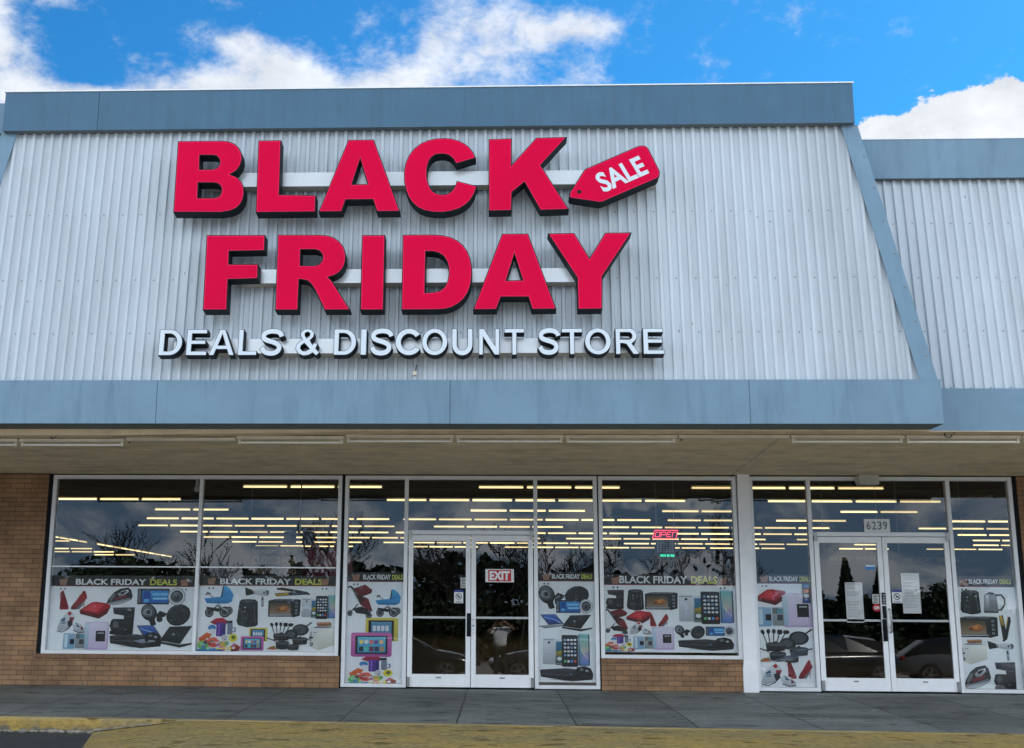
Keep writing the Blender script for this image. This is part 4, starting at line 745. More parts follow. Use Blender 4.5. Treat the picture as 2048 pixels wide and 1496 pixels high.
PIC['phones'] = [RQ((WH, G2), 0, .13, .26, .93, .03), Q(G1, .02, .18, .24, .2), RQ(K_, .11, .24, .16, .3, .01), Q(G2, .09, .6, .18, .62), RQ((WH, G1), .26, .16, .42, .95, .02), Q(((60, 120, 160), (40, 80, 60)), .28, .24, .42, .88), P_(((190, 160, 60), (60, 90, 50)), .28, .55, .42, .5, .42, .72, .28, .7), E_(WH, .35, .76, .05, .06), RQ(((46, 48, 54), K_), .40, .04, .74, 1, .04, .03), RQ(((44, 46, 60), (26, 28, 36)), .43, .12, .715, .9, .01),
 RQ(((150, 200, 210), (90, 120, 165)), .745, .0, .985, .97, .03), P_(((120, 190, 190), (200, 190, 170)), .77, .05, .96, .05, .96, .5, .85, .62, .8, .48), P_(((190, 170, 190), (80, 130, 200)), .77, .92, .85, .62, .96, .5, .96, .92), L_(K2, .012, .76, .03, .77, .94), L_(K_, .02, .97, .03, .975, .94), L_((240, 240, 235), .01, .8, .47, .86, .62, .95, .75)]+[RQ(WH if (i*3+j*5) % 4 else (120, 160, 190), .445+.07*j, .16+.115*i, .445+.07*j+.048, .16+.115*i+.06, .01) for i in range(5) for j in range(4)]+[RQ(c, .445+.07*j, .8, .493+.07*j, .87, .01) for j, c in enumerate(((90, 200, 110), WH, (90, 150, 220), (220, 90, 80)))]
PIC['tablets'] = [RQ(((222, 205, 90), (190, 180, 70)), .3, 0, .99, .6, .04), Q(K_, .36, .06, .9, .58), Q(((90, 150, 185), (70, 130, 170)), .42, .1, .85, .56)]+[RQ(WH, .45+.09*i, .2, .52+.09*i, .34, .02) for i in range(4)]+[RQ(((205, 110, 175), (170, 80, 150)), 0, .38, .86, 1, .05), Q(K_, .09, .46, .77, .93), Q(((110, 190, 215), (60, 150, 190)), .14, .49, .73, .89)]+[E_(c, .22+.105*i, .62, .045, .055) for i, c in enumerate(((240, 220, 120), (230, 240, 240), (225, 120, 110), (120, 90, 160), (240, 200, 150)))]+[RQ(c, .17+.11*i, .74, .26+.11*i, .86, .01) for i, c in enumerate((K2, (90, 200, 190), (120, 60, 60), (60, 60, 90), (180, 150, 110)))]
PIC['toys'] = [P_(((196, 30, 60), (130, 20, 60)), .26, .14, .4, .02, .56, 0, .66, .08, .66, .2, .4, .22), RQ(((90, 50, 150), (60, 40, 130)), .42, .15, .64, .56, .03), Q((130, 90, 190), .46, .18, .5, .54), Q((40, 40, 110), .57, .18, .61, .54), RQ((120, 130, 150), .68, .12, .8, .5, .02), L_((80, 90, 140), .03, .8, .3, .86, .3, .86, .42, .8, .42), P_((K2, K_), .64, .09, .8, .08, .78, .16, .66, .17), E_((60, 130, 190), .32, .3, .09, .09), E_(WH, .33, .42, .08, .09), P_(((225, 110, 50), (190, 80, 40)), .02, .62, .2, .44, .32, .5, .22, .74, .06, .8),
 E_((100, 190, 110), .13, .82, .13, .13), E_((130, 215, 140), .11, .79, .06, .07), E_((228, 90, 70), .37, .74, .14, .15), E_((240, 130, 100), .34, .7, .06, .06), E_((225, 215, 60), .82, .6, .1, .12), E_((90, 110, 50), .83, .59, .05, .06), E_((200, 200, 210), .62, .6, .07, .1), E_((210, 180, 80), .6, .8, .09, .09), E_((120, 170, 110), .68, .76, .05, .06), P_((RD, RD2), .74, .9, .86, .76, 1, .86, .98, .98, .8, 1), P_((50, 120, 180), 0, .94, .4, .92, .7, .97, .5, 1, 0, 1), E_((215, 130, 160), .57, .9, .06, .06), E_((60, 180, 170), .25, .93, .06, .05), L_((240, 240, 90), .03, .4, .94, .7, .9)]
r4 = random.Random(31)
for i in range(26):
    x = r4.uniform(.02, .98); y = r4.uniform(.55 if .2 < x < .75 else .74, .97); s_ = r4.uniform(.018, .05); PIC['toys'].append(E_(r4.choice([(228, 214, 70), (90, 180, 110), (215, 80, 70), (80, 130, 200), (235, 225, 215), (60, 60, 90), (230, 140, 60), (190, 90, 160), (240, 240, 240)]), x, y, s_, s_*r4.uniform(.6, 1.3), r4.uniform(0, 90), 9))
PIC['toys'] += [E_(WH, .1, .8, .022), E_(K_, .1, .8, .01), E_(WH, .16, .8, .022), E_(K_, .16, .8, .01), E_(WH, .34, .73, .022), E_(K_, .34, .73, .01), E_(WH, .41, .73, .022), E_(K_, .41, .73, .01), L_(K_, .014, .33, .8, .37, .83, .42, .8)]
def pot(x, y, w, h): return [P_((K2, K_), x, y, x+w, y, x+w*.94, y+h*.9, x+w*.5, y+h, x+w*.06, y+h*.9), E_((86, 92, 98), x+w/2, y, w/2, h*.22), E_((52, 58, 64), x+w/2, y-.01, w*.44, h*.16), E_(K_, x+w/2, y-h*.25, w*.07, h*.1), L_(G1, .01, x, y+h*.1, x+w*.5, y+h*.3, x+w, y+h*.1)]
PIC['cookware'] = [L_(K2, .02, .1+.10*i, .14, .17+.055*i, .46) for i in range(5)]+[E_(K_, .1, .11, .035, .07, -12), E_(K_, .2, .09, .035, .07), E_(K2, .3, .09, .035, .07), RQ(K_, .36, .04, .45, .17, .015), E_(K_, .52, .11, .06, .06)]+[L_(K_, .035, .84, .18, .98, .02), E_((K2, K_), .74, .28, .18, .2), E_((70, 76, 82), .74, .28, .13, .145), E_((K2, K_), .54, .44, .15, .17), E_((80, 86, 92), .53, .44, .09, .1)]+pot(.14, .45, .36, .22)+pot(.56, .58, .34, .22)+[L_(K_, .03, .0, .57, .14, .64, .2, .68), L_(K_, .03, .88, .62, .97, .58)]+pot(.2, .72, .3, .25)+pot(.46, .82, .26, .17)+[P_(((90, 140, 60), (190, 90, 40)), 0, .96, .08, .88, .18, .84, .22, .97), E_((200, 60, 40), .13, .91, .03, .03)]
PIC['toaster'] = [P_(((165, 120, 85), (120, 75, 55)), .28, .03, .82, 0, .84, .12, .32, .16), P_((190, 145, 110), .3, .0, .8, -.02, .82, .03, .3, .06), P_((WH, (205, 205, 190)), 0, .24, .16, .14, .9, .14, 1, .24, .97, .8, .36, 1, .02, .84), P_(((236, 238, 232), (190, 190, 175)), .36, .3, 1, .22, .97, .8, .36, 1), P_(K2, .2, .16, .84, .15, .8, .19, .24, .2), L_(K2, .025, .1, .34, .1, .68), P_(K2, .04, .5, .18, .52, .18, .58, .04, .56), E_(K2, .12, .78, .06, .07), E_(G2, .12, .78, .03, .04), L_(K_, .02, .2, .36, .3, .36)]
PIC['kettle'] = [P_((G2, G1), .1, .14, .3, .02, .52, .04, .64, .14, .68, .96, .5, 1, .02, .96), P_((WH, G1), .16, .18, .3, .16, .28, .9, .1, .9), P_(K2, .18, .1, .34, 0, .5, .04, .58, .12), L_(K_, .08, .6, .16, .84, .14, .98, .34, .96, .62, .78, .86, .68, .86), P_(K2, .04, .93, .68, .93, .66, 1, .04, 1)]
ROT = {'straightener': True}
def put_picture(kind, box, y, parent, rot=False, seed=0):
    x0, z0, x1, z1 = box; b = MB(); k = 0
    for col, pts in PIC[kind]:
        pts = [p for i, p in enumerate(pts) if (p[0]-pts[i-1][0])**2+(p[1]-pts[i-1][1])**2 > 1e-7]
        if rot: pts = [(1-p[1], p[0]) for p in pts]
        w = [(x0+p[0]*(x1-x0), y-.0012*(1+.45*k), z1-p[1]*(z1-z0)) for p in pts]
        tri = [tuple(t_) for t_ in tessellate_polygon([[Vector((p[0], p[2], 0)) for p in w]])]
        if isinstance(col[0], tuple):
            a, c = s2l(col[0]), s2l(col[1]); za = max(p[2] for p in w); zc = min(p[2] for p in w)
            f = (lambda a, c, za, zc: (lambda co: mixcol(a, c, (za-co.z)/max(1e-4, za-zc))))(a, c, za, zc)
        else:
            cc = s2l(col); f = (lambda cc: (lambda co: cc))(cc)
        b.add(w, tri, 0, f); k += 1
    return b.build('printed_'+kind, PRINT, parent)
VINYL = mat('white_vinyl', (.87, .915, .93), .55, 0, .03, 3)
BAND = mat('black_vinyl', (.014, .017, .018), .5, 0, .25, 60)
WLET = mat('white_print', (.80, .84, .84), .5, 0, .02)
YLET = mat('lime_print', (.62, .66, .08), .5, 0, .02)
REDLINE = mat('red_line', (.25, .04, .05), .5)
CART = mat('cart_print', (.36, .20, .14), .6, 0, .2, 30)
LAB = {1: 'printed poster of red heels, iron, sneakers and laptops in the leftmost window pane', 2: 'printed poster with blue pram, hair dryer, toaster and toys right of the leftmost pane', 3: 'tall narrow poster of two strollers, tablets and toys left of the EXIT doorway', 4: 'tall narrow poster of speakers, laptops, phones and game console right of the EXIT door',
 5: 'wide crowded poster of phones, oven and car speakers under the neon OPEN sign', 6: 'tall narrow poster of red towels, cookware and sneakers right of the white column', 7: 'tall narrow poster of kettle, oven, iron and coffee maker in the rightmost pane'}
for k in sorted(PO, key=int):
    d = dict(PO[k]); k = int(k); pn = d.pop('panel'); hd = d.pop('head'); tx = d.pop('text'); yb = .055
    p = thing('window_poster', LAB[k], 'poster', ((pn[0]+pn[2])/2, yb, pn[1]), 'product posters in the shop windows')
    p.location = (0, 0, 0)
    x0, x1 = {1: (-6.445, -4.345), 2: (-4.293, -2.325), 3: (-2.17, -1.365), 4: (.535, 1.33), 5: (1.46, 3.30), 6: (3.59, 4.345), 7: (6.345, 7.155)}[k]
    zb = {1: .482, 2: .482, 3: .065, 4: .10, 5: .515, 6: .065, 7: .065}[k]; zt = pn[3]; hz = max(hd[3], zt+.125)
    b = MB(); b.box(x0, x1, yb, yb+.004, zb, zt); b.build('poster_sheet', VINYL, p)
    b = MB(); b.box(x0, x1, yb, yb+.004, zt+.012, hz); b.build('header_band', BAND, p)
    b = MB(); b.box(x0, x1, yb-.001, yb+.004, zt, zt+.0115); b.build('header_line', REDLINE, p)
    xs_ = tx[0]+(tx[2]-tx[0])*.695
    tz0, tz1 = tx[1], tx[3]
    text('header_lettering', 'BLACK FRIDAY', (tx[0], tz0, xs_, tz1), yb-.0015, WLET, p, .028)
    text('header_lettering', 'DEALS', (xs_+(tx[2]-tx[0])*.038, tz0, tx[2], tz1), yb-.0015, YLET, p, .028)
    for cx in ((x0+.17, x1-.17) if k in (1, 2, 5) else (x0+.12,)):
        s = .062 if k in (1, 2, 5) else .058; cz = zt+.055; b = MB(); rr = random.Random(k)
        b.add([(cx-s, yb-.003, cz+s*.7), (cx+s, yb-.003, cz+s*.8), (cx+s*.75, yb-.003, cz-s*.6), (cx-s*.7, yb-.003, cz-s*.6)], [(0, 1, 2, 3)])
        b.add([(cx+s*.3, yb-.0032, cz+s*.9), (cx+s*.95, yb-.0032, cz+s), (cx+s*.9, yb-.0032, cz+s*.2), (cx+s*.2, yb-.0032, cz+s*.1)], [(0, 1, 2, 3)])
        for dx in (-.5, .45):
            q = [(cx+dx*s+.012*math.cos(i*.785), yb-.003, zt-.035+.012*math.sin(i*.785)) for i in range(8)]; b.add(q, [tuple(range(8))], 1)
        b.build('cart_picture', [CART, BLACK], p)
    for i, (kind, bx) in enumerate(d.items()):
        put_picture(kind, bx, yb-i*.0002, p, rot=(kind == 'straightener' and k == 7))

# ------------------------------------------------------------------ notices, stickers and small signs
def card(name, label, cat, box, y, m, group=None, t_=.002):
    b = MB(); b.box(box[0], box[2], y, y+t_, box[1], box[3]); return tag(b.build(name, m), label, cat, group)
def mark(name, rects, y, m, parent):
    b = MB()
    for x0, z0, x1, z1 in rects: b.add([(x0, y, z0), (x1, y, z0), (x1, y, z1), (x0, y, z1)], [(0, 1, 2, 3)])
    return b.build(name, m, parent)
SIGNRED = mat('sign_red', s2l((190, 18, 40)), .5, 0, .05); SBLUE = mat('sticker_blue', s2l((50, 130, 195)), .5); SNAVY = mat('sticker_navy', s2l((40, 60, 130)), .5)
e = card('exit_sign', 'red and white EXIT sign stuck on the glass door', 'sign', (-.205, 1.462, .198, 1.645), -.012, PAPER)
mark('sign_field', [(-.165, 1.474, .16, 1.633)], -.0135, SIGNRED, e); text('sign_lettering', 'EXIT', (-.145, 1.49, .14, 1.617), -.0150, WLET, e, .045)
e = card('number_plate', 'white plate with door number 6239 above the right doorway', 'sign', (5.125, 2.185, 5.485, 2.37), -.012, PAPER)
for i, ch in enumerate('6239'): text('plate_digit', ch, (5.158+.077*i, 2.222, 5.216+.077*i, 2.335), -.0135, mat('blue_grey_ink', (.10, .13, .17), .6) if i == 0 else bpy.data.materials['blue_grey_ink'], e, .012)
def notice(box, y, label):
    e = card('door_notice', label, 'notice', box, y, PAPER); x0, z0, x1, z1 = box; w, h = x1-x0, z1-z0
    mark('notice_header', [(x0, z1-h*.17, x1, z1)], y-.0014, SNAVY, e)
    b = MB(); c = ((x0+x1)/2, (z0+z1)/2); n = 20
    for i in range(n):
        a, a2 = 2*math.pi*i/n, 2*math.pi*(i+1)/n
        b.add([(c[0]+r*math.cos(q), y-.0014, c[1]+r*math.sin(q)) for q in (a, a2) for r in (w*.27, w*.34)], [(0, 1, 3, 2)])
    b.add([(c[0]-w*.22, y-.0015, c[1]+w*.18), (c[0]-w*.16, y-.0015, c[1]+w*.24), (c[0]+w*.22, y-.0015, c[1]-w*.18), (c[0]+w*.16, y-.0015, c[1]-w*.24)], [(0, 1, 2, 3)])
    b.add([(c[0]-w*.12, y-.0016, c[1]-w*.12), (c[0]+.0, y-.0016, c[1]-w*.1), (c[0]-w*.02, y-.0016, c[1]+w*.16), (c[0]-w*.12, y-.0016, c[1]+w*.08)], [(0, 1, 2, 3)])
    b.add([(c[0]+w*.03, y-.0016, c[1]-w*.06), (c[0]+w*.14, y-.0016, c[1]-w*.04), (c[0]+w*.13, y-.0016, c[1]+w*.12), (c[0]+w*.04, y-.0016, c[1]+w*.06)], [(0, 1, 2, 3)])
    b.build('notice_symbol', INK, e); mark('notice_print', [(x0+w*.15, z0+h*(.04+.05*i), x1-w*.15, z0+h*(.06+.05*i)) for i in range(3)], y-.0014, SNAVY, e)
notice((-.646, 1.168, -.518, 1.352), -.01, 'small white notice with blue top and crossed circle on the door left of EXIT'); notice((5.449, 1.209, 5.586, 1.39), -.01, 'small white notice with blue top and crossed circle on the rightmost door')
def hours(box, y, label):
    e = card('hours_card', label, 'sticker', box, y, mat('grey_card', (.5, .52, .5), .6) if 'grey_card' not in bpy.data.materials else bpy.data.materials['grey_card']); x0, z0, x1, z1 = box; w, h = x1-x0, z1-z0; r2 = random.Random(int(x0*99))
    mark('card_print', [(x0+w*r2.uniform(.08, .3), z0+h*(.1+.15*i), x0+w*r2.uniform(.6, .92), z0+h*(.16+.15*i)) for i in range(6)], y-.0014, INK, e)
hours((-.556, 1.378, -.482, 1.523), -.01, 'grey opening hours card on the door left of EXIT'); hours((5.175, 1.2, 5.268, 1.33), -.01, 'grey opening hours card on the door left of the keypad')
def long_paper(box, y, label, seed):
    e = card('paper_sheet', label, 'paper', box, y, PAPER); x0, z0, x1, z1 = box; w, h = x1-x0, z1-z0; r2 = random.Random(seed)
    mark('typed_lines', [(x0+w*.08, z1-h*t_, x0+w*r2.uniform(.5, .95), z1-h*t_+.0045) for t_ in (.04, .07, .12, .16, .24, .27, .31, .34, .48, .52, .56, .59, .63, .67, .70, .74, .78, .82, .86)], y-.0014, mat('pale_ink', (.32, .33, .36), .8) if 'pale_ink' not in bpy.data.materials else bpy.data.materials['pale_ink'], e)
    mark('taped_joint', [(x0, z1-h*.50, x1, z1-h*.497)], y-.0013, CHAN, e)
long_paper((4.815, .94, 5.055, 1.49), .012, 'two long typed sheets taped inside the door left of the keypad', 2); long_paper((5.597, 1.07, 5.845, 1.62), .012, 'two long typed sheets taped inside the rightmost door', 3)
e = card('blue_sticker', 'small blue and white sticker high on the door left of the keypad', 'sticker', (5.106, 1.665, 5.239, 1.735), -.01, SBLUE); mark('sticker_stripe', [(5.11, 1.708, 5.235, 1.73)], -.0114, PAPER, e)
b = MB(); q = [(5.226+.058*math.cos(R(22.5+45*i)), -.01, 1.142+.055*math.sin(R(22.5+45*i))) for i in range(8)]; q2 = [(x, -.008, z) for x, y, z in q]
b.add(q+q2, [tuple(range(8)), tuple(range(15, 7, -1))]+[(i, (i+1) % 8, 8+(i+1) % 8, 8+i) for i in range(8)]); e = tag(b.build('alarm_sticker', SIGNRED), 'red octagonal CPI alarm sticker beside the keypad', 'sticker')
text('sticker_lettering', 'CPI', (5.19, 1.122, 5.262, 1.162), -.0114, WLET, e, .04)
e = card('card_sticker', 'column of payment card stickers at the top of the red towel poster', 'sticker', (4.232, 1.205, 4.335, 1.47), .03, INK)
for i, (c, nm) in enumerate((((60, 130, 190), 'sticker_cell'), ((215, 130, 60), 'sticker_cell'), ((190, 200, 205), 'sticker_cell'), ((40, 80, 150), 'sticker_cell'))):
    z = 1.415-.066*i; m_ = mat('cell_%s' % ['blue', 'orange', 'silver', 'navy'][i], s2l(c), .5)
    mark(nm, [(4.245, z-.005, 4.322, z+.042)], .0286, m_, e)
    if i == 1:
        b = MB(); [b.add([(4.27+dx+.014*math.cos(k*.6), .0275-.0005*q_, z+.018+.014*math.sin(k*.6)) for k in range(10)], [tuple(range(10))], q_) for q_, dx in enumerate((0, .022))]; b.build('sticker_symbol', [SIGNRED, mat('amber', (.8, .35, .03), .5)], e)
# neon OPEN sign with its panel behind the wavy glass
NEON = mat('red_neon', (.6, .03, .08), .5, emit=(1, .06, .12), es=1.3); GLED = mat('green_led', (.02, .4, .2), .5, emit=(.02, .8, .42), es=.75)
op = thing('open_sign', 'red neon OPEN sign over a grey panel with green digits in the window', 'sign', (0, 0, 0)); yo = .6; fx = lambda x: x*(17+yo)/17; fz = lambda z: 1.036+(z-1.036)*(17+yo)/17
b = MB(); x0, x1, z0, z1 = fx(2.16), fx(2.525), fz(2.083), fz(2.2); sh = .035
c = [(x0, yo, z0), (x1-sh, yo, z0), (x1, yo, z1), (x0+sh, yo, z1)]
b.tube(c+[c[0]], .005, 6); b.build('neon_border', NEON, op)
b = MB(); b.box(x0+sh*.6, x1-sh*.6, yo+.012, yo+.018, z0, z1); b.build('backing_plate', BLACK, op)
b = MB(); lx = x0+.035; hh = (z1-z0)*.56; zz = z0+(z1-z0)*.22; lw = .062
def nl(*p): b.tube([(lx+q[0]*lw+q[1]*.018, yo-.01, zz+q[1]*hh) for q in p], .005, 6)
nl((0, 0), (1, 0), (1, 1), (0, 1), (0, 0)); lx += .083; nl((0, 0), (0, 1), (1, 1), (1, .45), (0, .45)); lx += .083; nl((1, 0), (0, 0), (0, 1), (1, 1)); nl((0, .5), (.8, .5)); lx += .083; nl((0, 0), (0, 1), (1, 1), (1, 0))
b.build('neon_lettering', NEON, op)
b = MB(); px0, px1, pz0, pz1 = fx(2.205), fx(2.475), fz(1.88), fz(2.07); b.box(px0, px1, yo, yo+.02, pz0, pz1)
for i in range(6):
    for j in range(6): b.box(px0+.012+.043*i, px0+.045+.043*i, yo-.004, yo-.001, pz0+.01+.031*j, pz0+.034+.031*j, 1)
b.build('sign_panel', [BLACK, mat('panel_grey', (.16, .17, .18), .5)], op)
b = MB(); b.box(fx(2.255), fx(2.472), yo, yo+.02, fz(1.82), fz(1.876)); b.build('digit_strip', mat('dark_green', (.0, .03, .02), .5), op)
text('green_digits', '803-8186', (fx(2.265), fz(1.83), fx(2.462), fz(1.866)), yo-.003, GLED, op, .03)
for z_ in (fz(2.2),):
    b = MB(); [b.tube([(x, yo, z_), (x, yo, 4.4)], .003, 4) for x in (x0+.06, x1-.06)]; b.build('hanging_wire', STEEL, op)
# dim banners hung inside
GHOST = mat('faded_lettering', (.42, .32, .20), .8, 0, .3, 12); CLOTHD = mat('dark_banner', (.022, .022, .026), .9)
def banner(label, rows, y, pad=.12):
    k = (17+y)/17; o = thing('hanging_banner', label, 'banner', (0, 0, 0)); o.location = (0, 0, 0); f = lambda r: (r[0]*k, 1.036+(r[1]-1.036)*k, r[2]*k, 1.036+(r[3]-1.036)*k)
    rs = [(t_, f(r)) for t_, r in rows]; bx = (min(r[0] for _, r in rs)-pad, min(r[1] for _, r in rs)-pad*.6, max(r[2] for _, r in rs)+pad, max(r[3] for _, r in rs)+pad*.6)
    b = MB(); b.box(bx[0], bx[2], y, y+.004, bx[1], bx[3]); b.build('banner_cloth', CLOTHD, o)
    for t_, r in rs: text('banner_lettering', t_, r, y-.002, GHOST, o, .03)
    b = MB(); [b.tube([(x, y+.002, bx[3]), (x, y+.002, 4.42)], .003, 4) for x in (bx[0]+.05, bx[2]-.05)]; b.build('hanging_cord', STEEL, o)
banner('dark hanging banner reading THURSDAY JUEVES CLOSED FOR RESTOCKING behind the left window', [('THURSDAY * JUEVES', (-3.55, 1.841, -2.90, 1.909)), ('CLOSED FOR', (-3.54, 1.70, -2.90, 1.805)), ('RESTOCKING', (-3.53, 1.56, -2.90, 1.625))], 1.6, .08)
banner('dark hanging banner reading TUESDAY MARTES behind the right doorway', [('TUESDAY * MARTES', (4.617, 1.79, 5.245, 1.85))], 1.6)
banner('dark hanging banner reading WEDNESDAY MIERCOLES behind the rightmost door', [('WEDNESDAY * MIERCOLES', (5.653, 1.775, 6.411, 1.84))], 1.6)
# tubes of light hung in rows through the store
def tube_light():
    b = MB(); b.box(-.6, .6, -.05, .05, .045, .06, 1); b.tube([(-.59, 0, 0), (-.57, 0, 0), (.57, 0, 0), (.59, 0, 0)], [.012, .026, .026, .012], 8, 0)
    for s in (-1, 1): b.box(s*.595-.012, s*.595+.012, -.03, .03, -.03, .02, 1)
    return b.build('ceiling_light', [TUBE, CHAN])
proto = tube_light(); tag(proto, 'lit fluorescent tube hanging in a row under the dark store ceiling', 'ceiling light', 'fluorescent tubes inside the store'); first = True
rowsY = [14.4, 18.1, 21.7, 25.5, 29.1, 32.7, 36.3, 39.9, 43.5, 47, 50.5, 54]
rowsX = [[(-6.9, -3.4), (-.6, 2.8), (5.0, 10.5)], [(-13.3, -9.1), (-3.4, 4.95), (7.8, 12.9)], [(-11.4, -8.8), (-4.4, -3.2), (-1.0, 2.6), (5.2, 7.8), (10.9, 13.4)], [(-12.8, -4.0), (-3.5, 5.5), (5.9, 12.4), (15.8, 18.5)], [(-14.2, -3.6), (-2.6, 12.4), (15.9, 20.1)], [(-13.5, -5), (-4.4, 6.4), (7, 13.6), (18.7, 21.6)], [(-13.4, 2.2), (2.9, 13.8), (20.7, 23.3)], [(-22, -20.7), (-12.9, -6.2), (-5.6, 14.3), (16.6, 18.4), (22.1, 24.8)], [(-12.5, 9.8), (10.5, 14.2), (16.9, 18.9), (21.2, 25)], [(-24.6, -22.2)], [(-25.8, -21.7)], [(-24.4, -21.5)]]
rr = random.Random(11); lights = []
for y, xr_ in zip(rowsY, rowsX):
    for a, c in xr_:
        n_ = int(round((c-a)/1.27)); 
        for i in range(n_):
            if rr.random() < (.06 if y > 20 else 0): continue
            o = proto if first else proto.copy()
            if not first: COL.objects.link(o)
            first = False; o.location = (a+(i+.5)*1.27, y, 4.3); lights.append(o)
for y0, y1 in ((36.5, 41.5), (43, 56)):
    yy = y0
    while yy < y1: o = proto.copy(); COL.objects.link(o); o.location = (-20.3, yy, 4.3); o.rotation_euler = (0, 0, R(90)); yy += 1.27
o = proto.copy(); COL.objects.link(o); o.data = proto.data.copy(); o.data.materials[0] = TUBEOFF; o.location = (13.75, 17.3, 4.3); o.rotation_euler = (0, 0, R(90)); o['label'] = 'unlit tube fixture running back along the right side inside the store'; del o['group']
# a few things near the glass
fl_ = thing('flood_light', 'black twin headed flood light hung behind the left window', 'light', (-3.37, 3.0, 2.25))
b = MB(); b.tube([(0, 0, .1), (0, 0, 2.2)], .012, 6); b.build('hanging_rod', BLACK, fl_)
for s in (-1, 1):
    b = MB(); b.add([(s*.05-.0, -.06, -.1), (s*.26, -.08, -.08), (s*.26, -.08, .1), (s*.05, -.06, .12), (s*.08, .08, -.06), (s*.22, .08, -.05), (s*.22, .08, .07), (s*.08, .08, .08)], [(0, 1, 2, 3), (7, 6, 5, 4), (0, 4, 5, 1), (1, 5, 6, 2), (2, 6, 7, 3), (3, 7, 4, 0)]); recalc(b.build('lamp_head', BLACK, fl_))
b = MB(); b.ell((-4.62, .9, 2.86), (.05, .05, .05)); b.box(-4.64, -4.60, .88, .92, 2.9, 4.42, 0); tag(b.build('dome_camera', PAPER), 'small white dome camera behind the top of the left window', 'camera')
def hoodie(x, z, y, m, label, w=.3):
    b = MB(); prof_ = [(-.5, 0), (-.52, -.25), (-.47, -.95), (.47, -.95), (.52, -.25), (.5, 0), (.2, .13), (0, .08), (-.2, .13)]
    for dy in (0, .09): b.v += [(px*w, dy if abs(px) < .3 else dy*.5+.02, pz*.62) for px, pz in prof_]
    n_ = len(prof_); b.f += [tuple(range(n_)), tuple(range(2*n_-1, n_-1, -1))]+[(i, (i+1) % n_, n_+(i+1) % n_, n_+i) for i in range(n_)]; b.m += [0]*(n_+2); b.c += [None]*(n_+2)
    for s in (-1, 1): b.tube([(s*w*.48, .04, -.03), (s*w*.66, .03, -.3), (s*w*.72, .0, -.56)], .05, 8, 0, r2=.036)
    b.tube([(-w*.22, .03, .06), (-.02, .06, .14), (w*.22, .03, .06)], .035, 6)
    o = recalc(b.build('hanging_hoodie', m)); o.location = (x, y, z); tag(o, label, 'hoodie')
hoodie(-3.02, 1.98, 2.4, mat('red_cloth', (.28, .05, .075), .9, 0, .2, 9), 'red hoodie hanging nearest the banner behind the left window')
hoodie(-2.62, 2.02, 2.4, mat('pink_cloth', (.36, .13, .16), .9, 0, .2, 9), 'pale pink hoodie hanging right of the red one behind the left window')

# ------------------------------------------------------------------ across the lot (behind the camera, seen mirrored in the glass)
LIMB = mat('bark', (.03, .026, .022), .9, 0, .2, 8); LEAFD = mat('evergreen_leaf', (.035, .06, .03), .8, 0, .35, 3); DRY = mat('dry_scrub', (.09, .075, .05), .9, 0, .35, 2)
def bare_tree(x, y, h, seed, label):
    o = thing('bare_tree', label, 'tree', (x, y, lotz(0, y)), 'bare trees across the parking lot'); r2 = random.Random(seed); tb = MB(); cb = MB()
    def grow(p, d, L_, r, lev, b):
        n_ = 4; pts = [p]
        for i in range(n_): d = (d+Vector((r2.uniform(-.16, .16), r2.uniform(-.16, .16), r2.uniform(-.05, .14)))).normalized(); pts.append(pts[-1]+d*L_/n_)
        b.tube(pts, max(r, .022), 5 if lev < 2 else 3, 0, False, max(.016, r*.55))
        if lev >= 5: return
        for k in range(3 if lev < 4 else 2):
            q = pts[r2.randint(2, n_)] if k else pts[-1]; ax = Vector((r2.uniform(-1, 1), r2.uniform(-1, 1), r2.uniform(-.1, .5))).normalized()
            grow(q, (d*.9+ax*.75).normalized(), L_*r2.uniform(.6, .8), r*.55, lev+1, cb)
    grow(Vector((0, 0, 0)), Vector((0, 0, 1)), h*.3, h*.017, 0, tb)
    tb.build('trunk', LIMB, o); cb.build('crown', LIMB, o); return o
def leafy(name, x, y, h, w, seed, label, conifer, n_=2600, m=None, group=None):
    o = thing(name, label, 'tree', (x, y, lotz(0, y)), group); r2 = random.Random(seed)
    b = MB(); b.tube([(0, 0, 0), (.1, 0, h*.45), (0, 0, h*.92)], h*.022, 6, 0, True, .02); b.build('trunk', LIMB, o)
    b = MB(); lobes = [(r2.uniform(-.32, .32)*w, r2.uniform(-.32, .32)*w, h*r2.uniform(.4, .82), w*r2.uniform(.18, .33)) for _ in range(11)]
    for i in range(n_):
        if conifer:
            t_ = r2.random()**.75; a = r2.uniform(0, 6.28); rad = w*.5*(1-t_)*(.55+.45*abs(math.sin(a*2.5+t_*40)))*r2.uniform(.5, 1.05)+.05; c = Vector((rad*math.cos(a), rad*math.sin(a), h*(.1+.9*t_)-rad*.25)); s = .10+.16*(1-t_)
        else:
            l = lobes[r2.randrange(len(lobes))]; v = Vector((r2.gauss(0, 1), r2.gauss(0, 1), r2.gauss(0, 1))).normalized()*l[3]*r2.uniform(.6, 1.1); c = Vector(l[:3])+Vector((v.x, v.y, v.z*.8)); s = r2.uniform(.10, .22)
        u = Vector((r2.uniform(-1, 1), r2.uniform(-1, 1), r2.uniform(-.6, .6))).normalized(); v = u.orthogonal().normalized(); v.rotate(Matrix.Rotation(r2.uniform(0, 6), 3, u))
        b.add([c-u*s, c+v*s*.5, c+u*s, c-v*s*.5], [(0, 1, 2, 3)])
    b.build('crown', m or LEAFD, o); return o
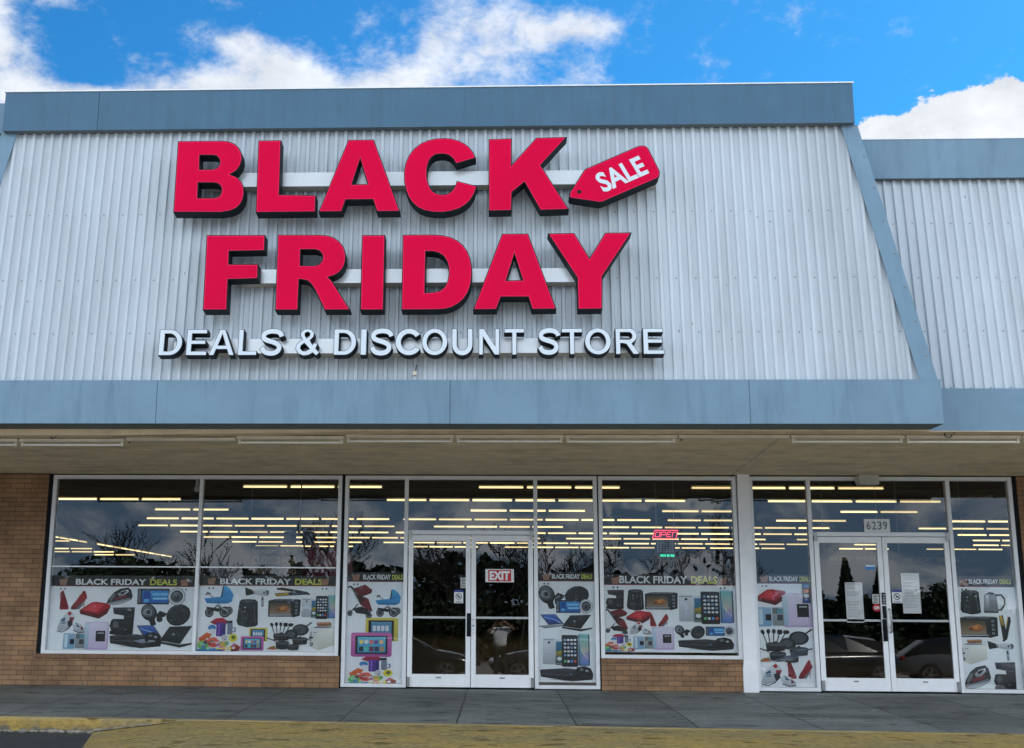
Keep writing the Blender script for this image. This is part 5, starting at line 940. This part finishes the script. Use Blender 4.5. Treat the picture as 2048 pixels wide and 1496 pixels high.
for i, (x, h, l) in enumerate([(-18.6, 7.4, 'thin crowned bare tree left of the others, mirrored in the leftmost pane'), (-14.8, 6.6, 'bare tree second from left, mirrored in the pane with the blue pram'), (-10.6, 7.2, 'bare tree third from left across the lot, mirrored beside the hoodies'),
    (-7.6, 7.6, 'broad bare tree mirrored in the tall pane with two strollers'), (-3.6, 6.8, 'bare tree mirrored in the transom left of the EXIT door'), (-1.1, 6.4, 'slim bare tree mirrored above the notice on the glass door'), (1.0, 6.6, 'bare tree mirrored behind the EXIT sign'), (3.2, 6.8, 'bare tree mirrored in the pane with speakers and laptops'), (6.6, 7.0, 'bare tree mirrored left of the neon sign'), (9.3, 7.2, 'bare tree mirrored right of the neon sign'), (11.9, 8.2, 'tallest bare tree mirrored beside the white column')]):
    bare_tree(x, -44-(i*37 % 5), h+2.1, 20+i, l)
for i, (x, y, h, w, c, l) in enumerate([(-20.6, -45, 6.9, 4.6, False, 'round topped dark evergreen across the lot, mirrored in the leftmost pane'), (-16.2, -47, 4.6, 6, False, 'low spreading evergreen right of the round topped one across the lot'), (16.5, -47, 5.0, 2.2, True, 'slim dark conifer mirrored at the left edge of the right doorway'), (18.2, -47, 5.6, 2.7, True, 'tallest dark conifer mirrored behind the typed sheets'), (20.3, -48, 5.4, 2.6, True, 'dark conifer mirrored between the two right doors'), (24.5, -48, 5.2, 4.4, False, 'bushy evergreen mirrored at the right end of the lot'), (-3, -50, 4.3, 6, False, 'bushy evergreen mirrored low in the door left of EXIT')]):
    leafy('conifer' if c else 'evergreen_tree', x, y, h, w, 50+i, l, c, group='evergreens across the parking lot')
b = MB(); r2 = random.Random(77)               # scrub that closes the far side of the lot
for i in range(15000):
    x = r2.uniform(-48, 48); hh = (5.4 if x < 13 else 3.6)+1.3*noise.noise((x*.22, 0, 2))+.8*noise.noise((x*.9, 0, 5)); c = Vector((x, -51+r2.uniform(-2, 2), lotz(0, -50)+hh*r2.random()**.7)); s = r2.uniform(.2, .42)
    u = Vector((r2.uniform(-1, 1), r2.uniform(-1, 1), r2.uniform(-.6, .8))).normalized(); v = u.orthogonal()
    b.add([c-u*s, c+v*s*.55, c+u*s, c-v*s*.55], [(0, 1, 2, 3)])
tag(b.build('woodland_scrub', LEAFD), 'dark scrubby woodland closing the far side of the parking lot', 'woodland', kind='stuff')
b = MB(); b.add([(-60, -53.2, -1.1), (60, -53.2, -1.1), (60, -56, 2.2), (-60, -56, 2.2)], [(0, 1, 2, 3)]); struct(b.build('hills', DRY))
# parked cars: lofted bodies
CG = mat('car_glass', (.01, .012, .014), .05, 0, 0, spec=.8); TYRE = mat('tyre_rubber', (.012, .012, .012), .85); ALLOY = mat('alloy', (.45, .46, .48), .3, .8); LAMPC = mat('headlamp', (.7, .72, .75), .1); LAMPR = mat('tail_lamp', (.35, .01, .015), .2)
def car(x, y, rz, paint, label):
    o = thing('parked_car', label, 'car', (x, y, lotz(0, y)), 'cars parked facing along the lot', rz)
    # stations along the length: x, half width, sill z, beltline z
    st = [(-2.28, .60, .42, .72), (-2.18, .80, .28, .92), (-1.6, .88, .24, 1.0), (-.6, .90, .22, .98), (.5, .90, .22, .96), (1.2, .88, .22, .92), (1.85, .84, .24, .80), (2.2, .74, .30, .66), (2.3, .55, .40, .56)]
    b = MB(); ring = []
    for sx, w, z0, z1 in st:
        zm = (z0+z1)/2; ring.append([(sx, -w*.9, z0), (sx, -w, z0+.14), (sx, -w, zm+.06), (sx, -w*.93, z1-.03), (sx, -w*.75, z1+.015), (sx, 0, z1+.035), (sx, w*.75, z1+.015), (sx, w*.93, z1-.03), (sx, w, zm+.06), (sx, w, z0+.14), (sx, w*.9, z0)])
    n_ = 11; b.add([p for r in ring for p in r], [(i*n_+j, i*n_+(j+1) % n_, (i+1)*n_+(j+1) % n_, (i+1)*n_+j) for i in range(len(st)-1) for j in range(n_)]+[tuple(range(n_)), tuple((len(st)-1)*n_+j for j in range(n_))[::-1]])
    body = recalc(b.build('body', paint, o, smooth=True)); md = body.modifiers.new('sub', 'SUBSURF'); md.levels = md.render_levels = 1
    cs = [(-2.05, .70, .92, .94), (-1.45, .68, .97, 1.36), (-.5, .66, .97, 1.46), (.15, .65, .96, 1.42), (1.12, .70, .92, .93)]; b = MB(); rg = []
    for sx, w, z0, z1 in cs: rg.append([(sx, -w-.1, z0), (sx, -w*.86, z1-.05 if z1-z0 > .1 else z1), (sx, -w*.6, z1), (sx, w*.6, z1), (sx, w*.86, z1-.05 if z1-z0 > .1 else z1), (sx, w+.1, z0)])
    b.add([p for r in rg for p in r], [(i*6+j, i*6+j+1, (i+1)*6+j+1, (i+1)*6+j) for i in range(4) for j in (0, 1, 3, 4)], 0); b.add([p for r in rg for p in r], [(i*6+2, i*6+3, (i+1)*6+3, (i+1)*6+2) for i in range(4)], 0)
    for k, p in enumerate(b.f):
        pass
    b.m = [0 if not (f[0] % 6 == 2 and 6 <= f[0] % 30 < 24) else 1 for f in b.f]
    recalc(b.build('cabin', [CG, paint], o))
    for sx in (-1.38, 1.42):
        for sy in (-.80, .80):
            b = MB(); b.tube([(0, -.11, 0), (0, .11, 0)], .33, 20); w_ = b.build('wheel', TYRE, o, loc=(sx, sy, .33))
            b = MB(); s_ = 1 if sy > 0 else -1; b.tube([(0, s_*.105, 0), (0, s_*.118, 0)], .22, 16, 1)
            for k in range(5):
                a = k*1.2566; b.tube([(0, s_*.122, 0), (.2*math.cos(a), s_*.122, .2*math.sin(a))], .03, 4, 0)
            b.tube([(.215*math.cos(k*.4), s_*.12, .215*math.sin(k*.4)) for k in range(17)], .018, 4, 0); b.build('rim', [ALLOY, TYRE], w_)
    for s_ in (-1, 1):
        b = MB(); b.ell((2.16, s_*.62, .62), (.13, .14, .07)); b.build('headlight', LAMPC, o)
        b = MB(); b.ell((-2.2, s_*.66, .80), (.08, .14, .08)); b.build('tail_light', LAMPR, o)
        b = MB(); b.ell((.75, s_*.98, 1.0), (.10, .09, .07)); b.build('wing_mirror', paint, o)
    return o
PB = mat('black_car_paint', (.012, .013, .016), .2, .2, 0, coat=1); PG = mat('dark_grey_car_paint', (.04, .045, .05), .25, .4, 0, coat=1); PW = mat('silver_car_paint', (.16, .17, .18), .25, .4, 0, coat=1)
car(-3.0, -19.6, 0, PB, 'black parked car mirrored low in the door left of EXIT'); car(1.95, -19.6, R(180), PG, 'dark grey parked car mirrored low beside the photographer in the EXIT door')
car(9.8, -20.5, R(172), PB, 'black parked car mirrored low in the door with the typed sheets'); car(14.6, -21.5, R(8), PW, 'silver parked car mirrored low in the rightmost door')
# the photographer, standing in the lot with the phone held up
SKIN = mat('skin', (.30, .17, .11), .5, 0, .06, 8); SHIRT = mat('white_shirt', (.86, .87, .88), .85, 0, .05, 9); PANTS = mat('dark_trousers', (.02, .022, .03), .85); HAIR = mat('dark_hair', (.02, .015, .012), .6)
GZ = lotz(0, -17.3)
per = thing('person', 'person in white T shirt holding a phone up, mirrored in the EXIT door', 'person', (0, -17.34, GZ))
def skin(name, verts, edges, rad, m, parent, root=0, sub=2):
    me = bpy.data.meshes.new(name); me.from_pydata(verts, edges, []); o = bpy.data.objects.new(name, me); COL.objects.link(o); o.parent = parent; me.materials.append(m)
    s = o.modifiers.new('skin', 'SKIN'); s.use_smooth_shade = True; me.skin_vertices.new() if not me.skin_vertices else None
    for i, r in enumerate(rad): v = me.skin_vertices[0].data[i]; v.radius = r if isinstance(r, tuple) else (r, r); v.use_root = (i == root)
    q = o.modifiers.new('sub', 'SUBSURF'); q.levels = q.render_levels = sub; return o
PH = 1.036-GZ                                # phone height above the feet
V0 = [(0, 0, .98), (0, 0, 1.18), (0, .01, 1.38), (0, .02, 1.50), (0, .04, 1.56), (0, .06, 1.66), (0, .06, 1.75),   # pelvis..head top 0-6
      (-.10, 0, .92), (-.12, .03, .50), (-.13, -.02, .09), (-.14, .13, .04), (.10, 0, .92), (.12, .03, .50), (.13, -.02, .09), (.14, .13, .04),
      (-.19, 0, 1.44), (-.33, .16, 1.34), (-.10, .27, PH-.03), (.19, 0, 1.44), (.40, .12, 1.46), (.10, .27, PH-.02)]
E0 = [(0, 1), (1, 2), (2, 3), (3, 4), (4, 5), (5, 6), (0, 7), (7, 8), (8, 9), (9, 10), (0, 11), (11, 12), (12, 13), (13, 14), (2, 15), (15, 16), (16, 17), (2, 18), (18, 19), (19, 20)]
RA = [(.15, .11), (.145, .10), (.17, .11), .06, .055, .085, .07, .085, .058, .04, .035, .085, .058, .04, .035, .06, .042, .03, .06, .042, .03]
body = skin('body', V0, E0, RA, SKIN, per)
skin('shirt', [(0, 0, .94), (0, 0, 1.16), (0, .01, 1.40), (-.19, 0, 1.445), (-.30, .12, 1.36), (.19, 0, 1.445), (.34, .09, 1.455)], [(0, 1), (1, 2), (2, 3), (3, 4), (2, 5), (5, 6)], [(.215, .14), (.19, .13), (.20, .13), .095, .085, .095, .085], SHIRT, per)
skin('trousers', [(0, 0, .97), (-.10, 0, .90), (-.12, .03, .50), (-.13, -.02, .10), (.10, 0, .90), (.12, .03, .50), (.13, -.02, .10)], [(0, 1), (1, 2), (2, 3), (0, 4), (4, 5), (5, 6)], [(.165, .12), .10, .075, .065, .10, .075, .065], PANTS, per)
for s in (-1, 1):
    b = MB(); b.ell((s*.14, .07, .045), (.05, .14, .05), 12, 8); b.build('shoe', RUBBER, per, smooth=True)
b = MB(); b.ell((0, .045, 1.735), (.092, .105, .085), 14, 10); b.ell((0, .0, 1.68), (.088, .08, .11), 14, 10); b.build('hair', HAIR, per, smooth=True)
b = MB()
for s in (-1, 1): b.ell((s*.033, .142, 1.70), (.014, .01, .008), 8, 6)
b.build('eye', INK, per, smooth=True)
b = MB(); b.ell((0, .152, 1.665), (.014, .022, .026), 8, 6); b.build('nose', SKIN, per, smooth=True)
b = MB(); b.ell((0, .142, 1.625), (.026, .01, .008), 8, 6); b.build('mouth', mat('lip', (.25, .09, .08), .5), per, smooth=True)
for s in (-1, 1):
    b = MB(); b.ell((s*.088, .05, 1.68), (.012, .025, .035), 8, 6); b.build('ear', SKIN, per, smooth=True)
    b = MB(); hx = s*.085; b.ell((hx, .285, PH-.01), (.02, .035, .045), 8, 6)
    for k in range(4): z = PH+.035-k*.023; b.tube([(hx, .30, z), (hx+s*.004, .325, z+.004), (hx-s*.018, .337-.0, z+.004)], .008, 6, 0, True, .006)
    b.tube([(hx, .27, PH-.02), (hx-s*.03, .285, PH+.01), (hx-s*.045, .29, PH+.02)], .009, 6, 0, True, .007); b.build('hand', SKIN, per, smooth=True)
b = MB(); b.box(-.078, .078, .300, .309, PH-.040, PH+.036)
ph = b.build('phone', BLACK, None, bevel=.003); ph.location = (0, -17.34, GZ); tag(ph, 'black phone held up sideways in both hands by the person in white', 'phone')
